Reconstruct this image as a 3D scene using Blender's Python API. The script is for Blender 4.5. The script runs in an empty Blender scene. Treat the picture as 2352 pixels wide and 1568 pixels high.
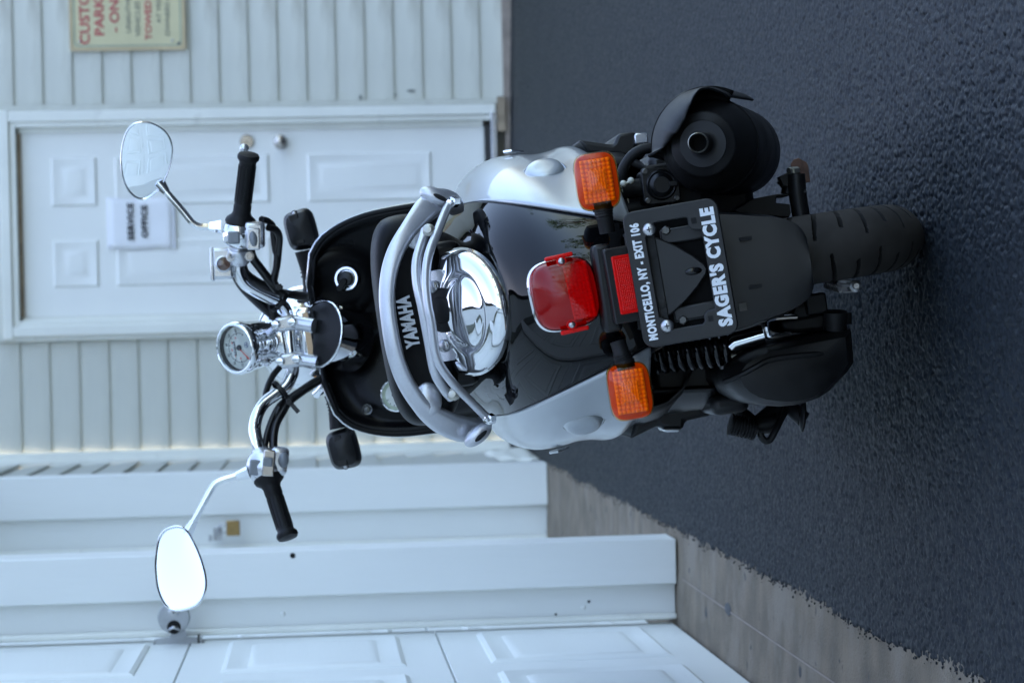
import bpy, bmesh, math, random
import numpy as np
from mathutils import Vector as V, Matrix as MX, noise
random.seed(7)
sc = bpy.context.scene
col = sc.collection
R_ = math.radians

# ------------------------------------------------------------------ camera, world, sun, exposure
FPX, HC = 5270.0, 0.84                      # focal length in pixels of a 2352 px wide picture, eye height
PITCH, ROLL, SLOPE = math.atan(451 / 5270.0), R_(1.4), 0.03
Fw = V((0, math.cos(PITCH), -math.sin(PITCH)))
r0 = V((1, 0, 0)); u0 = r0.cross(Fw)
RT = r0 * math.cos(ROLL) - u0 * math.sin(ROLL)
UP = u0 * math.cos(ROLL) + r0 * math.sin(ROLL)
CAM = V((0, 0, HC))
cd = bpy.data.cameras.new('camera'); cam = bpy.data.objects.new('camera', cd); col.objects.link(cam)
X, Y, Z = -UP, RT, -Fw                      # the photograph is stored lying on its side
cam.matrix_world = MX(((X.x, Y.x, Z.x, CAM.x), (X.y, Y.y, Z.y, CAM.y), (X.z, Y.z, Z.z, CAM.z), (0, 0, 0, 1)))
cd.sensor_fit = 'HORIZONTAL'; cd.sensor_width = 22.3; cd.lens = 50.0 * FPX / 5273.5
cd.clip_end = 1000; cd.clip_start = 0.05
cd.dof.use_dof = True; cd.dof.focus_distance = 3.05; cd.dof.aperture_fstop = 6.2
sc.camera = cam

SUN_EL, SUN_AZ = R_(44), R_(-78)            # azimuth clockwise from +Y: the sun stands behind the garage
w = bpy.data.worlds.new('World'); sc.world = w; w.use_nodes = True
nt = w.node_tree
bg = nt.nodes['Background']; sky = nt.nodes.new('ShaderNodeTexSky')
sky.sky_type = 'NISHITA'; sky.sun_disc = False; sky.sun_elevation = SUN_EL; sky.sun_rotation = SUN_AZ
sky.air_density = 1.0; sky.dust_density = 4.5; sky.ozone_density = 0.4
nt.links.new(sky.outputs[0], bg.inputs[0]); bg.inputs[1].default_value = 0.13
sd = bpy.data.lights.new('sun', 'SUN'); sun = bpy.data.objects.new('sun', sd); col.objects.link(sun)
sd.energy = 3.2; sd.angle = R_(0.5); sd.color = (1, .94, .86)
sdir = V((math.sin(SUN_AZ) * math.cos(SUN_EL), math.cos(SUN_AZ) * math.cos(SUN_EL), math.sin(SUN_EL)))
sun.rotation_euler = sdir.to_track_quat('Z', 'Y').to_euler()
sun.location = (-8, 4, 12)
vs = sc.view_settings
vs.view_transform = 'Standard'; vs.look = 'None'; vs.gamma = 1; vs.use_curve_mapping = False
vs.exposure = 2.9
sc.cycles.max_bounces = 7; sc.cycles.diffuse_bounces = 3; sc.cycles.glossy_bounces = 5; sc.cycles.transparent_max_bounces = 10

# ------------------------------------------------------------------ picture -> place helpers
def ray(x, y): return Fw * FPX + RT * (784 - y) - UP * (x - 1176)
def atY(x, y, Yw):
    d = ray(x, y); return CAM + d * (Yw / d.y)
SN = V((.9916, -.005, .129)).normalized()          # scooter frame: right, forward, up (it leans on its stand)
SF = V((.005, 1, 0)); SF = (SF - SN * SF.dot(SN)).normalized()
SU = SN.cross(SF)
SC = V((.125, 3.145, -.004))
SM = MX(((SN.x, SF.x, SU.x, SC.x), (SN.y, SF.y, SU.y, SC.y), (SN.z, SF.z, SU.z, SC.z), (0, 0, 0, 1)))
SMI = SM.inverted(); SR = SMI.to_3x3(); SQ = SMI @ CAM
def S(x, y, ly):
    e = SR @ ray(x, y); return SQ + e * ((ly - SQ.y) / e.y)
def zoomer(ox, oy, k):
    return lambda a, b, ly: S((ox + a / k) / 1.7415, (oy + b / k) / 1.7415, ly)
zA = zoomer(400, 400, 2.138); zB = zoomer(750, 750, 2.94); zC = zoomer(500, 1300, 2.138)
zD = zoomer(0, 1800, 1.684); zE = zoomer(1200, 700, 2.613); zF = zoomer(1500, 1200, 2.613)
zG = zoomer(1750, 450, 2.613); zH = zoomer(2300, 350, 2.613); zI = zoomer(2100, 950, 2.613)
zJ = zoomer(2300, 1200, 1.96); zK = zoomer(2900, 700, 2.613); zL = zoomer(850, 1100, 2.613)
zM = zoomer(2700, 600, 3.92)

# ------------------------------------------------------------------ materials
MT = {}
def mat(name, c, rough=.5, metal=0, coat=0, var=.12, vs=9, rv=.1, bump=0, bs=200, stretch=(1, 1, 1), spec=.5, crough=.03, dirt=None, ior=1.5):
    m = bpy.data.materials.new(name); m.use_nodes = True; MT[name] = m
    n = m.node_tree.nodes; l = m.node_tree.links; p = n['Principled BSDF']
    tc = n.new('ShaderNodeTexCoord'); mp = n.new('ShaderNodeMapping'); mp.inputs['Scale'].default_value = stretch
    l.new(tc.outputs['Object'], mp.inputs[0])
    nz = n.new('ShaderNodeTexNoise'); nz.inputs['Scale'].default_value = vs; nz.inputs['Detail'].default_value = 5
    l.new(mp.outputs[0], nz.inputs[0])
    mr = n.new('ShaderNodeMapRange'); mr.inputs[1].default_value = .3; mr.inputs[2].default_value = .7
    mr.inputs[3].default_value = 1 - var; mr.inputs[4].default_value = 1 + var
    l.new(nz.outputs[0], mr.inputs[0])
    mu = n.new('ShaderNodeMix'); mu.data_type = 'RGBA'; mu.blend_type = 'MULTIPLY'; mu.inputs[0].default_value = 1
    mu.inputs[6].default_value = (*c, 1); l.new(mr.outputs[0], mu.inputs[7])
    out = mu.outputs[2]
    if dirt:                                           # (colour, scale, threshold, amount)
        n2 = n.new('ShaderNodeTexNoise'); n2.inputs['Scale'].default_value = dirt[1]; n2.inputs['Detail'].default_value = 8
        n2.inputs['Roughness'].default_value = .65; l.new(mp.outputs[0], n2.inputs[0])
        m2 = n.new('ShaderNodeMapRange'); m2.inputs[1].default_value = dirt[2]; m2.inputs[2].default_value = dirt[2] + .14
        m2.inputs[4].default_value = dirt[3]; l.new(n2.outputs[0], m2.inputs[0])
        mx = n.new('ShaderNodeMix'); mx.data_type = 'RGBA'; l.new(m2.outputs[0], mx.inputs[0]); l.new(out, mx.inputs[6])
        mx.inputs[7].default_value = (*dirt[0], 1); out = mx.outputs[2]
    l.new(out, p.inputs['Base Color'])
    if rv:
        m3 = n.new('ShaderNodeMapRange'); m3.inputs[1].default_value = .3; m3.inputs[2].default_value = .7
        m3.inputs[3].default_value = max(0, rough - rv * rough); m3.inputs[4].default_value = rough + rv * rough
        l.new(nz.outputs[0], m3.inputs[0]); l.new(m3.outputs[0], p.inputs['Roughness'])
    else: p.inputs['Roughness'].default_value = rough
    p.inputs['Metallic'].default_value = metal; p.inputs['Coat Weight'].default_value = coat
    p.inputs['Coat Roughness'].default_value = crough; p.inputs['IOR'].default_value = ior
    p.inputs['Specular IOR Level'].default_value = spec
    if bump:
        nb = n.new('ShaderNodeTexNoise'); nb.inputs['Scale'].default_value = bs; nb.inputs['Detail'].default_value = 3
        l.new(mp.outputs[0], nb.inputs[0])
        b = n.new('ShaderNodeBump'); b.inputs['Strength'].default_value = 1; b.inputs['Distance'].default_value = bump
        l.new(nb.outputs[0], b.inputs['Height']); l.new(b.outputs[0], p.inputs['Normal'])
    return m

mat('chrome', (.78, .79, .80), .045, 1, var=.03, rv=.3)
mat('mirror', (.9, .92, .92), .004, 1, var=.0, rv=0)
mat('alu', (.62, .63, .65), .27, .85, .15, var=.05, rv=.15, bump=.00006, bs=900)
mat('silver', (.43, .455, .47), .33, .48, .7, var=.03, vs=500, rv=.05)
mat('rail_paint', (.56, .57, .60), .33, .7, .55, var=.03, vs=300, rv=.05, crough=.12)
mat('gloss_black', (.002, .0022, .0027), .22, 0, .8, var=.2, rv=.1, crough=.012, spec=.0)
mat('plastic', (.0045, .0047, .0052), .38, 0, 0, spec=.40, var=.2, rv=.18, bump=.00008, bs=1500)
mat('shield_black', (.003, .003, .0034), .30, 0, 0, spec=.14, var=.2, rv=.15, bump=.00003, bs=900)
mat('vinyl', (.0042, .0045, .005), .45, 0, 0, spec=.14, var=.2, rv=.15, bump=.00022, bs=1100)
mat('engine_black', (.0052, .0054, .0058), .44, .0, 0, spec=.28, var=.35, vs=25, rv=.25, bump=.0002, bs=420, dirt=((.016, .013, .010), 14, .62, .35))
mat('muffler_black', (.0058, .0058, .0062), .50, .0, 0, spec=.30, var=.25, vs=18, rv=.2, bump=.00012, bs=700, dirt=((.022, .014, .009), 11, .66, .35))
mat('rubber', (.005, .005, .0053), .52, 0, 0, spec=.25, var=.2, vs=35, rv=.12, bump=.0003, bs=700)
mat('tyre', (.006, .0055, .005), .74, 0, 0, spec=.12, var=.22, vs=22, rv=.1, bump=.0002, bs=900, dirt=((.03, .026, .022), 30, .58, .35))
mat('cable', (.004, .004, .0045), .35, 0, 0, var=.2, rv=.2)
mat('steel', (.45, .45, .46), .30, 1, var=.15, vs=60, rv=.3)
mat('zinc', (.42, .41, .36), .38, 1, var=.2, vs=80, rv=.3)
mat('dark_bolt', (.10, .10, .095), .4, .9, var=.2, vs=80)
mat('rust', (.12, .065, .045), .8, .2, var=.5, vs=60, bump=.0006, bs=250)
mat('white_print', (.70, .72, .74), .5, var=.05)
mat('grey_print', (.56, .58, .60), .5, var=.06)
mat('ink', (.012, .012, .014), .6)
mat('dial', (.86, .88, .80), .5, var=.02)
mat('dial_lume', (.62, .70, .52), .5, var=.02)
mat('needle', (.75, .05, .02), .5)
mat('navy', (.02, .06, .22), .5)
mat('red_prism', (.70, .006, .005), .5, var=.05, rv=.05, spec=.15)
mat('amber_prism', (.95, .36, .02), .3, .0, var=.06, rv=.05, spec=.4)
mat('amber_rim', (.60, .10, .008), .4, .0, var=.06, rv=.05, spec=.2)
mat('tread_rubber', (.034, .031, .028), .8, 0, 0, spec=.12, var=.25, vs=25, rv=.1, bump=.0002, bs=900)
mat('shield_plastic', (.0055, .006, .007), .55, 0, 0, spec=.30, var=.2, rv=.15, bump=.00008, bs=1500)
mat('tar', (.07, .072, .075), .7)
mat('galv', (.40, .41, .42), .42, .55, var=.12, vs=60)
mat('red_bowl', (.42, .004, .004), .4, var=.05, spec=.2)
mat('deep_black', (.0015, .0015, .0016), .6, var=.2, spec=.08)
mat('switch_grey', (.20, .215, .23), .42, .2, var=.08)
mat('red_reflector', (.62, .005, .004), .25, 0, .15, spec=.15, var=.10, vs=300)
mat('cream_tag', (.55, .55, .46), .5)
mat('sight', (.10, .05, .03), .1, 0, 1)
mat('siding', (.63, .63, .55), .50, 0, 0, var=.06, vs=3, stretch=(.6, 1, 3), dirt=((.40, .38, .31), 2.6, .56, .5))
mat('side_siding', (.54, .55, .51), .55, 0, 0, var=.06, vs=3)
mat('trim', (.86, .86, .78), .45, var=.05, vs=4, dirt=((.42, .40, .36), 5, .62, .45))
mat('door_white', (.90, .90, .85), .38, 0, 0, var=.025, vs=3)
mat('garage_white', (.80, .82, .78), .42, 0, 0, var=.03, vs=4, bump=.0004, bs=130, stretch=(1, .12, 1), dirt=((.55, .54, .50), 6, .66, .3))
mat('post_white', (.81, .82, .78), .36, 0, 0, var=.03, vs=5, bump=.0012, bs=45, stretch=(1, 1, .18), dirt=((.60, .55, .45), 4, .70, .4))
mat('bare_wood', (.33, .26, .18), .75, var=.25, vs=20, stretch=(1, 1, .2))
mat('foundation', (.30, .25, .21), .85, var=.2, vs=14, bump=.002, bs=60)
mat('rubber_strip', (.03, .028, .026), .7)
mat('sign_cream', (.66, .60, .36), .5, var=.05, dirt=((.5, .44, .28), 8, .6, .5))
mat('sign_rim', (.56, .44, .26), .55, var=.12)
mat('sign_line', (.36, .40, .30), .55)
mat('sign_red', (.52, .11, .11), .6, var=.1)
mat('sign_ink', (.17, .18, .16), .6, var=.1)
mat('paper', (.92, .92, .93), .55, var=.03)
mat('sleeve', (.72, .74, .80), .12, 0, .5, var=.04)
mat('nickel', (.50, .46, .42), .25, 1, var=.1, vs=40)
mat('brass', (.34, .23, .10), .32, 1, var=.15, vs=50)
mat('roof_felt', (.08, .075, .07), .9)
mat('bark', (.06, .045, .03), .9, var=.4, vs=6, bump=.02, bs=12)
mat('leaf', (.035, .075, .018), .55, var=.45, vs=3)
mat('hole', (.004, .004, .004), .9)

def lens_mat(name, tint, ior=1.5):
    m = bpy.data.materials.new(name); m.use_nodes = True; MT[name] = m
    n = m.node_tree.nodes; l = m.node_tree.links; n.remove(n['Principled BSDF'])
    lw = n.new('ShaderNodeLayerWeight'); lw.inputs[0].default_value = .5
    pw = n.new('ShaderNodeMath'); pw.operation = 'POWER'; l.new(lw.outputs['Facing'], pw.inputs[0]); pw.inputs[1].default_value = 5
    f0 = ((ior - 1) / (ior + 1)) ** 2
    fr = n.new('ShaderNodeMath'); fr.operation = 'MULTIPLY_ADD'; l.new(pw.outputs[0], fr.inputs[0]); fr.inputs[1].default_value = .9 - f0; fr.inputs[2].default_value = f0
    tr = n.new('ShaderNodeBsdfTransparent'); tr.inputs[0].default_value = (*tint, 1)
    gl = n.new('ShaderNodeBsdfGlossy'); gl.inputs['Roughness'].default_value = .03
    nz = n.new('ShaderNodeTexNoise'); nz.inputs['Scale'].default_value = 30
    bp = n.new('ShaderNodeBump'); bp.inputs['Distance'].default_value = .0002
    l.new(nz.outputs[0], bp.inputs['Height']); l.new(bp.outputs[0], gl.inputs['Normal'])
    mx = n.new('ShaderNodeMixShader'); l.new(fr.outputs[0], mx.inputs[0]); l.new(tr.outputs[0], mx.inputs[1]); l.new(gl.outputs[0], mx.inputs[2])
    l.new(mx.outputs[0], n['Material Output'].inputs[0])
lens_mat('red_lens', (.86, .02, .02), 1.5); lens_mat('amber_lens', (1.0, .60, .12)); lens_mat('clear_lens', (.97, .98, .98), 1.35)

def asphalt_mat():
    m = mat('asphalt', (.0105, .0135, .0175), .62, 0, 0, var=.2, vs=1.3, rv=.15, spec=.25)
    n = m.node_tree.nodes; l = m.node_tree.links; p = n['Principled BSDF']
    tc = n.new('ShaderNodeTexCoord')
    wp = n.new('ShaderNodeTexNoise'); wp.inputs['Scale'].default_value = 60; l.new(tc.outputs['Object'], wp.inputs[0])
    ad = n.new('ShaderNodeVectorMath'); ad.operation = 'MULTIPLY_ADD'; ad.inputs[1].default_value = (.003, .003, .003)
    l.new(wp.outputs['Color'], ad.inputs[0]); l.new(tc.outputs['Object'], ad.inputs[2])
    def vor(s):
        v = n.new('ShaderNodeTexVoronoi'); v.inputs['Scale'].default_value = s; v.inputs['Randomness'].default_value = 1
        l.new(ad.outputs[0], v.inputs['Vector']); return v
    v1 = vor(135); v2 = vor(330)
    src = p.inputs['Base Color'].links[0].from_socket
    cr = n.new('ShaderNodeMapRange'); l.new(v1.outputs['Color'], cr.inputs[0]); cr.inputs[3].default_value = .55; cr.inputs[4].default_value = 1.75
    mm = n.new('ShaderNodeMix'); mm.data_type = 'RGBA'; mm.blend_type = 'MULTIPLY'; mm.inputs[0].default_value = 1
    l.new(src, mm.inputs[6]); l.new(cr.outputs[0], mm.inputs[7]); l.new(mm.outputs[2], p.inputs['Base Color'])
    nz = n.new('ShaderNodeTexNoise'); nz.inputs['Scale'].default_value = 38; nz.inputs['Detail'].default_value = 4
    l.new(tc.outputs['Object'], nz.inputs[0])
    a = n.new('ShaderNodeMath'); a.operation = 'MULTIPLY_ADD'; l.new(v2.outputs['Distance'], a.inputs[0]); a.inputs[1].default_value = .45
    l.new(v1.outputs['Distance'], a.inputs[2])
    b = n.new('ShaderNodeMath'); b.operation = 'MULTIPLY_ADD'; l.new(nz.outputs[0], b.inputs[0]); b.inputs[1].default_value = -.9; l.new(a.outputs[0], b.inputs[2])
    bp = n.new('ShaderNodeBump'); bp.invert = True; bp.inputs['Distance'].default_value = .009; bp.inputs['Strength'].default_value = 1
    l.new(b.outputs[0], bp.inputs['Height']); l.new(bp.outputs[0], p.inputs['Normal'])
asphalt_mat()
mat('asphalt_near', (.0080, .0114, .0156), .60, 0, 0, var=.5, vs=150, rv=.3, spec=.27)

def concrete_mat():
    m = mat('concrete', (.185, .150, .108), .88, 0, 0, var=.30, vs=13, bump=.0030, bs=230, stretch=(.8, 1, 1), dirt=((.25, .215, .17), 6, .50, .75))
    n = m.node_tree.nodes; l = m.node_tree.links; p = n['Principled BSDF']
    src = p.inputs['Base Color'].links[0].from_socket
    tc = n.new('ShaderNodeTexCoord'); nz = n.new('ShaderNodeTexNoise'); nz.inputs['Scale'].default_value = 16; nz.inputs['Detail'].default_value = 6
    l.new(tc.outputs['Object'], nz.inputs[0])
    mr = n.new('ShaderNodeMapRange'); mr.inputs[1].default_value = .66; mr.inputs[2].default_value = .70; l.new(nz.outputs[0], mr.inputs[0])
    mx = n.new('ShaderNodeMix'); mx.data_type = 'RGBA'; l.new(mr.outputs[0], mx.inputs[0]); l.new(src, mx.inputs[6]); mx.inputs[7].default_value = (.06, .06, .06, 1)
    l.new(mx.outputs[2], p.inputs['Base Color'])
concrete_mat()

# ------------------------------------------------------------------ mesh builders
def catmull(pts, k):
    if k < 2 or len(pts) < 3: return list(pts)
    o = []
    P = [pts[0] * 2 - pts[1]] + list(pts) + [pts[-1] * 2 - pts[-2]]
    for i in range(1, len(P) - 2):
        a, b, c, d = P[i - 1:i + 3]
        for j in range(k):
            t = j / k
            o.append(.5 * ((2 * b) + (c - a) * t + (2 * a - 5 * b + 4 * c - d) * t * t + (3 * b - a - 3 * c + d) * t ** 3))
    o.append(pts[-1]); return o
def ortho(a):
    a = a.normalized(); r = V((0, 0, 1)) if abs(a.z) < .9 else V((0, 1, 0))
    x = r.cross(a).normalized(); return x, a.cross(x)
def interp(tab, x):
    if x <= tab[0][0]: return tab[0][1]
    for (a, b), (c, d) in zip(tab, tab[1:]):
        if x <= c:
            t = (x - a) / (c - a); return b + (d - b) * t
    return tab[-1][1]
def smooth_tab(tab, k=6):
    q = catmull([V((a, b, 0)) for a, b in tab], k); return [(p.x, p.y) for p in q]

class MB:
    def __init__(s): s.v = []; s.f = []
    def add(s, vs, fs):
        o = len(s.v); s.v += [V(p) for p in vs]; s.f += [tuple(i + o for i in f) for f in fs]; return s
    def grid(s, rows, cu=False, cv=False):
        n = len(rows[0]); r = len(rows); fs = []
        for i in range(r if cv else r - 1):
            for j in range(n if cu else n - 1):
                fs.append((i * n + j, i * n + (j + 1) % n, ((i + 1) % r) * n + (j + 1) % n, ((i + 1) % r) * n + j))
        return s.add([p for q in rows for p in q], fs)
    def loft(s, rings, cap=(True, True)):
        o = len(s.v); n = len(rings[0]); s.grid(rings, cu=True)
        if cap[0]: s.f.append(tuple(o + i for i in range(n)))
        if cap[1]: s.f.append(tuple(len(s.v) - n + i for i in range(n)))
        return s
    def tube(s, pts, r, seg=10, k=4, cap=True):
        rs = r if isinstance(r, (list, tuple)) else [r] * len(pts)
        P = catmull([V((*p, 0)).to_3d() if len(p) == 2 else V(p) for p in pts], k)
        RR = [q.x for q in catmull([V((a, 0, 0)) for a in rs], k)]
        rings = []; x = None
        for i, p in enumerate(P):
            t = (P[min(i + 1, len(P) - 1)] - P[max(i - 1, 0)]).normalized()
            if x is None: x, _ = ortho(t)
            else: x = (x - t * x.dot(t)).normalized()
            y = t.cross(x)
            rings.append([p + (x * math.cos(a) + y * math.sin(a)) * RR[i] for a in [2 * math.pi * j / seg for j in range(seg)]])
        return s.loft(rings, (cap, cap))
    def lathe(s, prof, o, ax, seg=28, cap=(True, True), sq=1.0):
        ax = V(ax).normalized(); x, y = ortho(ax); o = V(o)
        rings = [[o + ax * h + x * (r * math.cos(a)) + y * (r * sq * math.sin(a)) for a in [2 * math.pi * j / seg for j in range(seg)]] for r, h in prof]
        return s.loft(rings, cap)
    def box(s, c, d, rot=None):
        c = V(c); vs = []
        for sx in (-.5, .5):
            for sy in (-.5, .5):
                for sz in (-.5, .5):
                    p = V((sx * d[0], sy * d[1], sz * d[2])); vs.append(c + (rot @ p if rot else p))
        return s.add(vs, [(0, 1, 3, 2), (4, 6, 7, 5), (0, 4, 5, 1), (2, 3, 7, 6), (0, 2, 6, 4), (1, 5, 7, 3)])
    def bar(s, a, b, wd, ht, up=(0, 0, 1)):
        a, b = V(a), V(b); t = (b - a).normalized(); x = t.cross(V(up)).normalized(); z = x.cross(t)
        return s.box((a + b) / 2, ((b - a).length, wd, ht), MX((t, x, z)).transposed())
    def prism(s, poly, ez, d):                       # poly: 3-D outline, extruded along ez
        n = len(poly); e = V(ez) * d; o = len(s.v)
        s.add(list(poly) + [V(p) + e for p in poly], [(i, (i + 1) % n, n + (i + 1) % n, n + i) for i in range(n)])
        s.f.append(tuple(o + i for i in range(n))); s.f.append(tuple(o + n + i for i in range(n))); return s
    def ell(s, c, r, rot=None, seg=20, rings=10):
        c = V(c); rr = []
        for i in range(rings + 1):
            a = math.pi * (i + .02) / (rings + .04)
            q = []
            for j in range(seg):
                b = 2 * math.pi * j / seg
                p = V((r[0] * math.sin(a) * math.cos(b), r[1] * math.sin(a) * math.sin(b), r[2] * math.cos(a)))
                q.append(c + (rot @ p if rot else p))
            rr.append(q)
        return s.loft(rr)
    def build(s, name, m, parent=None, bevel=0, seg=2, ang=40, sub=0, solid=0, flat=False):
        me = bpy.data.meshes.new(name); me.from_pydata([tuple(p) for p in s.v], [], s.f)
        bm = bmesh.new(); bm.from_mesh(me); bmesh.ops.recalc_face_normals(bm, faces=bm.faces); bm.to_mesh(me); bm.free()
        return link(name, me, m, parent, bevel, seg, ang, sub, solid, flat)

def link(name, me, m, parent=None, bevel=0, seg=2, ang=40, sub=0, solid=0, flat=False):
    me.materials.append(MT[m]); o = bpy.data.objects.new(name, me); col.objects.link(o)
    if parent: o.parent = parent
    if not flat:
        me.polygons.foreach_set('use_smooth', [True] * len(me.polygons)); me.set_sharp_from_angle(angle=R_(ang))
    if solid:
        q = o.modifiers.new('solid', 'SOLIDIFY'); q.thickness = solid; q.offset = -1
    if bevel:
        q = o.modifiers.new('bevel', 'BEVEL'); q.width = bevel; q.segments = seg; q.limit_method = 'ANGLE'; q.angle_limit = R_(35)
    if sub:
        q = o.modifiers.new('sub', 'SUBSURF'); q.levels = sub; q.render_levels = sub
    return o
def tag(o, label=None, cat=None, group=None, kind=None):
    if label: o['label'] = label
    if cat: o['category'] = cat
    if group: o['group'] = group
    if kind: o['kind'] = kind
    return o
def empty(name, loc=(0, 0, 0)):
    o = bpy.data.objects.new(name, None); col.objects.link(o); o.location = loc; o.empty_display_size = .1; return o
def from_curve(cu):
    t = bpy.data.objects.new('tmp', cu); col.objects.link(t)
    me = bpy.data.meshes.new_from_object(t.evaluated_get(bpy.context.evaluated_depsgraph_get()))
    bpy.data.objects.remove(t); bpy.data.curves.remove(cu); return me
def lettering(name, body, m, parent, o, ex, ey, wd, ht, ext=.0004, bold=.0, left=False, space=1.0):
    """flat letters, fitted to wd x ht, centred on o (or starting at o) in the plane ex, ey"""
    cu = bpy.data.curves.new('t', 'FONT'); cu.body = body; cu.offset = bold; cu.space_character = space; cu.extrude = .02; cu.resolution_u = 3
    me = from_curve(cu)
    xs = [v.co.x for v in me.vertices]; ys = [v.co.y for v in me.vertices]
    x0, x1, y0, y1 = min(xs), max(xs), min(ys), max(ys)
    ex, ey = V(ex).normalized(), V(ey).normalized(); ez = ex.cross(ey); o = V(o)
    for v in me.vertices:
        a = (v.co.x - x0) / (x1 - x0); b = (v.co.y - y0) / (y1 - y0)
        v.co = o + ex * ((a - (0 if left else .5)) * wd) + ey * ((b - .5) * ht) + ez * (ext if v.co.z > 0 else -ext)
    return link(name, me, m, parent, flat=True)
def plate(name, loops, m, parent, o, ex, ey, depth, bevel=.001, res=2):
    """a flat plate with holes: loops of (x, y) in the plane ex, ey"""
    cu = bpy.data.curves.new('c', 'CURVE'); cu.dimensions = '2D'; cu.fill_mode = 'BOTH'; cu.extrude = depth / 2; cu.bevel_depth = bevel; cu.bevel_resolution = res
    for lp in loops:
        sp = cu.splines.new('POLY'); sp.points.add(len(lp) - 1); sp.use_cyclic_u = True
        for q, (a, b) in zip(sp.points, lp): q.co = (a, b, 0, 1)
    me = from_curve(cu); ex, ey = V(ex).normalized(), V(ey).normalized(); ez = ex.cross(ey); o = V(o)
    for v in me.vertices: v.co = o + ex * v.co.x + ey * v.co.y + ez * v.co.z
    return link(name, me, m, parent, ang=50)
def rrect(w_, h_, r, n=5, cx=0, cy=0):
    o = []
    for sx, sy, a0 in ((1, 1, 0), (-1, 1, 90), (-1, -1, 180), (1, -1, 270)):
        for i in range(n + 1):
            a = R_(a0 + 90 * i / n); o.append((cx + sx * (w_ / 2 - r) + r * math.cos(a), cy + sy * (h_ / 2 - r) + r * math.sin(a)))
    return o
def frame_pts(loop, o, ex, ey, ez=None, dz=0):
    o, ex, ey = V(o), V(ex), V(ey); return [o + ex * a + ey * b + (V(ez) * dz if ez else V()) for a, b in loop]
def raised_panel(o, ex, ey, w_, h_, k=1.0):
    """an embossed door panel: nested rectangles, o is its centre, all proud of the slab"""
    ex, ey = V(ex), V(ey); ez = ex.cross(ey); b = MB()
    lv = [(0, -.002), (.004, .0035), (.012, .008), (.020, .006), (.034, .0022), (.052, .0022), (.062, .0065), (.074, .0072)]
    rows = []
    for ins, d in lv:
        a, c = w_ / 2 - ins * k, h_ / 2 - ins * k
        rows.append([V(o) + ex * x + ey * y + ez * d for x, y in ((-a, -c), (a, -c), (a, c), (-a, c))])
    b.loft(rows, (False, True)); return b
def screw(mb, p, ax, r=.004, h=.003):
    mb.lathe([(r, 0), (r, h * .4), (r * .8, h * .8), (r * .35, h), (0.0004, h)], p, ax, 12)

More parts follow.
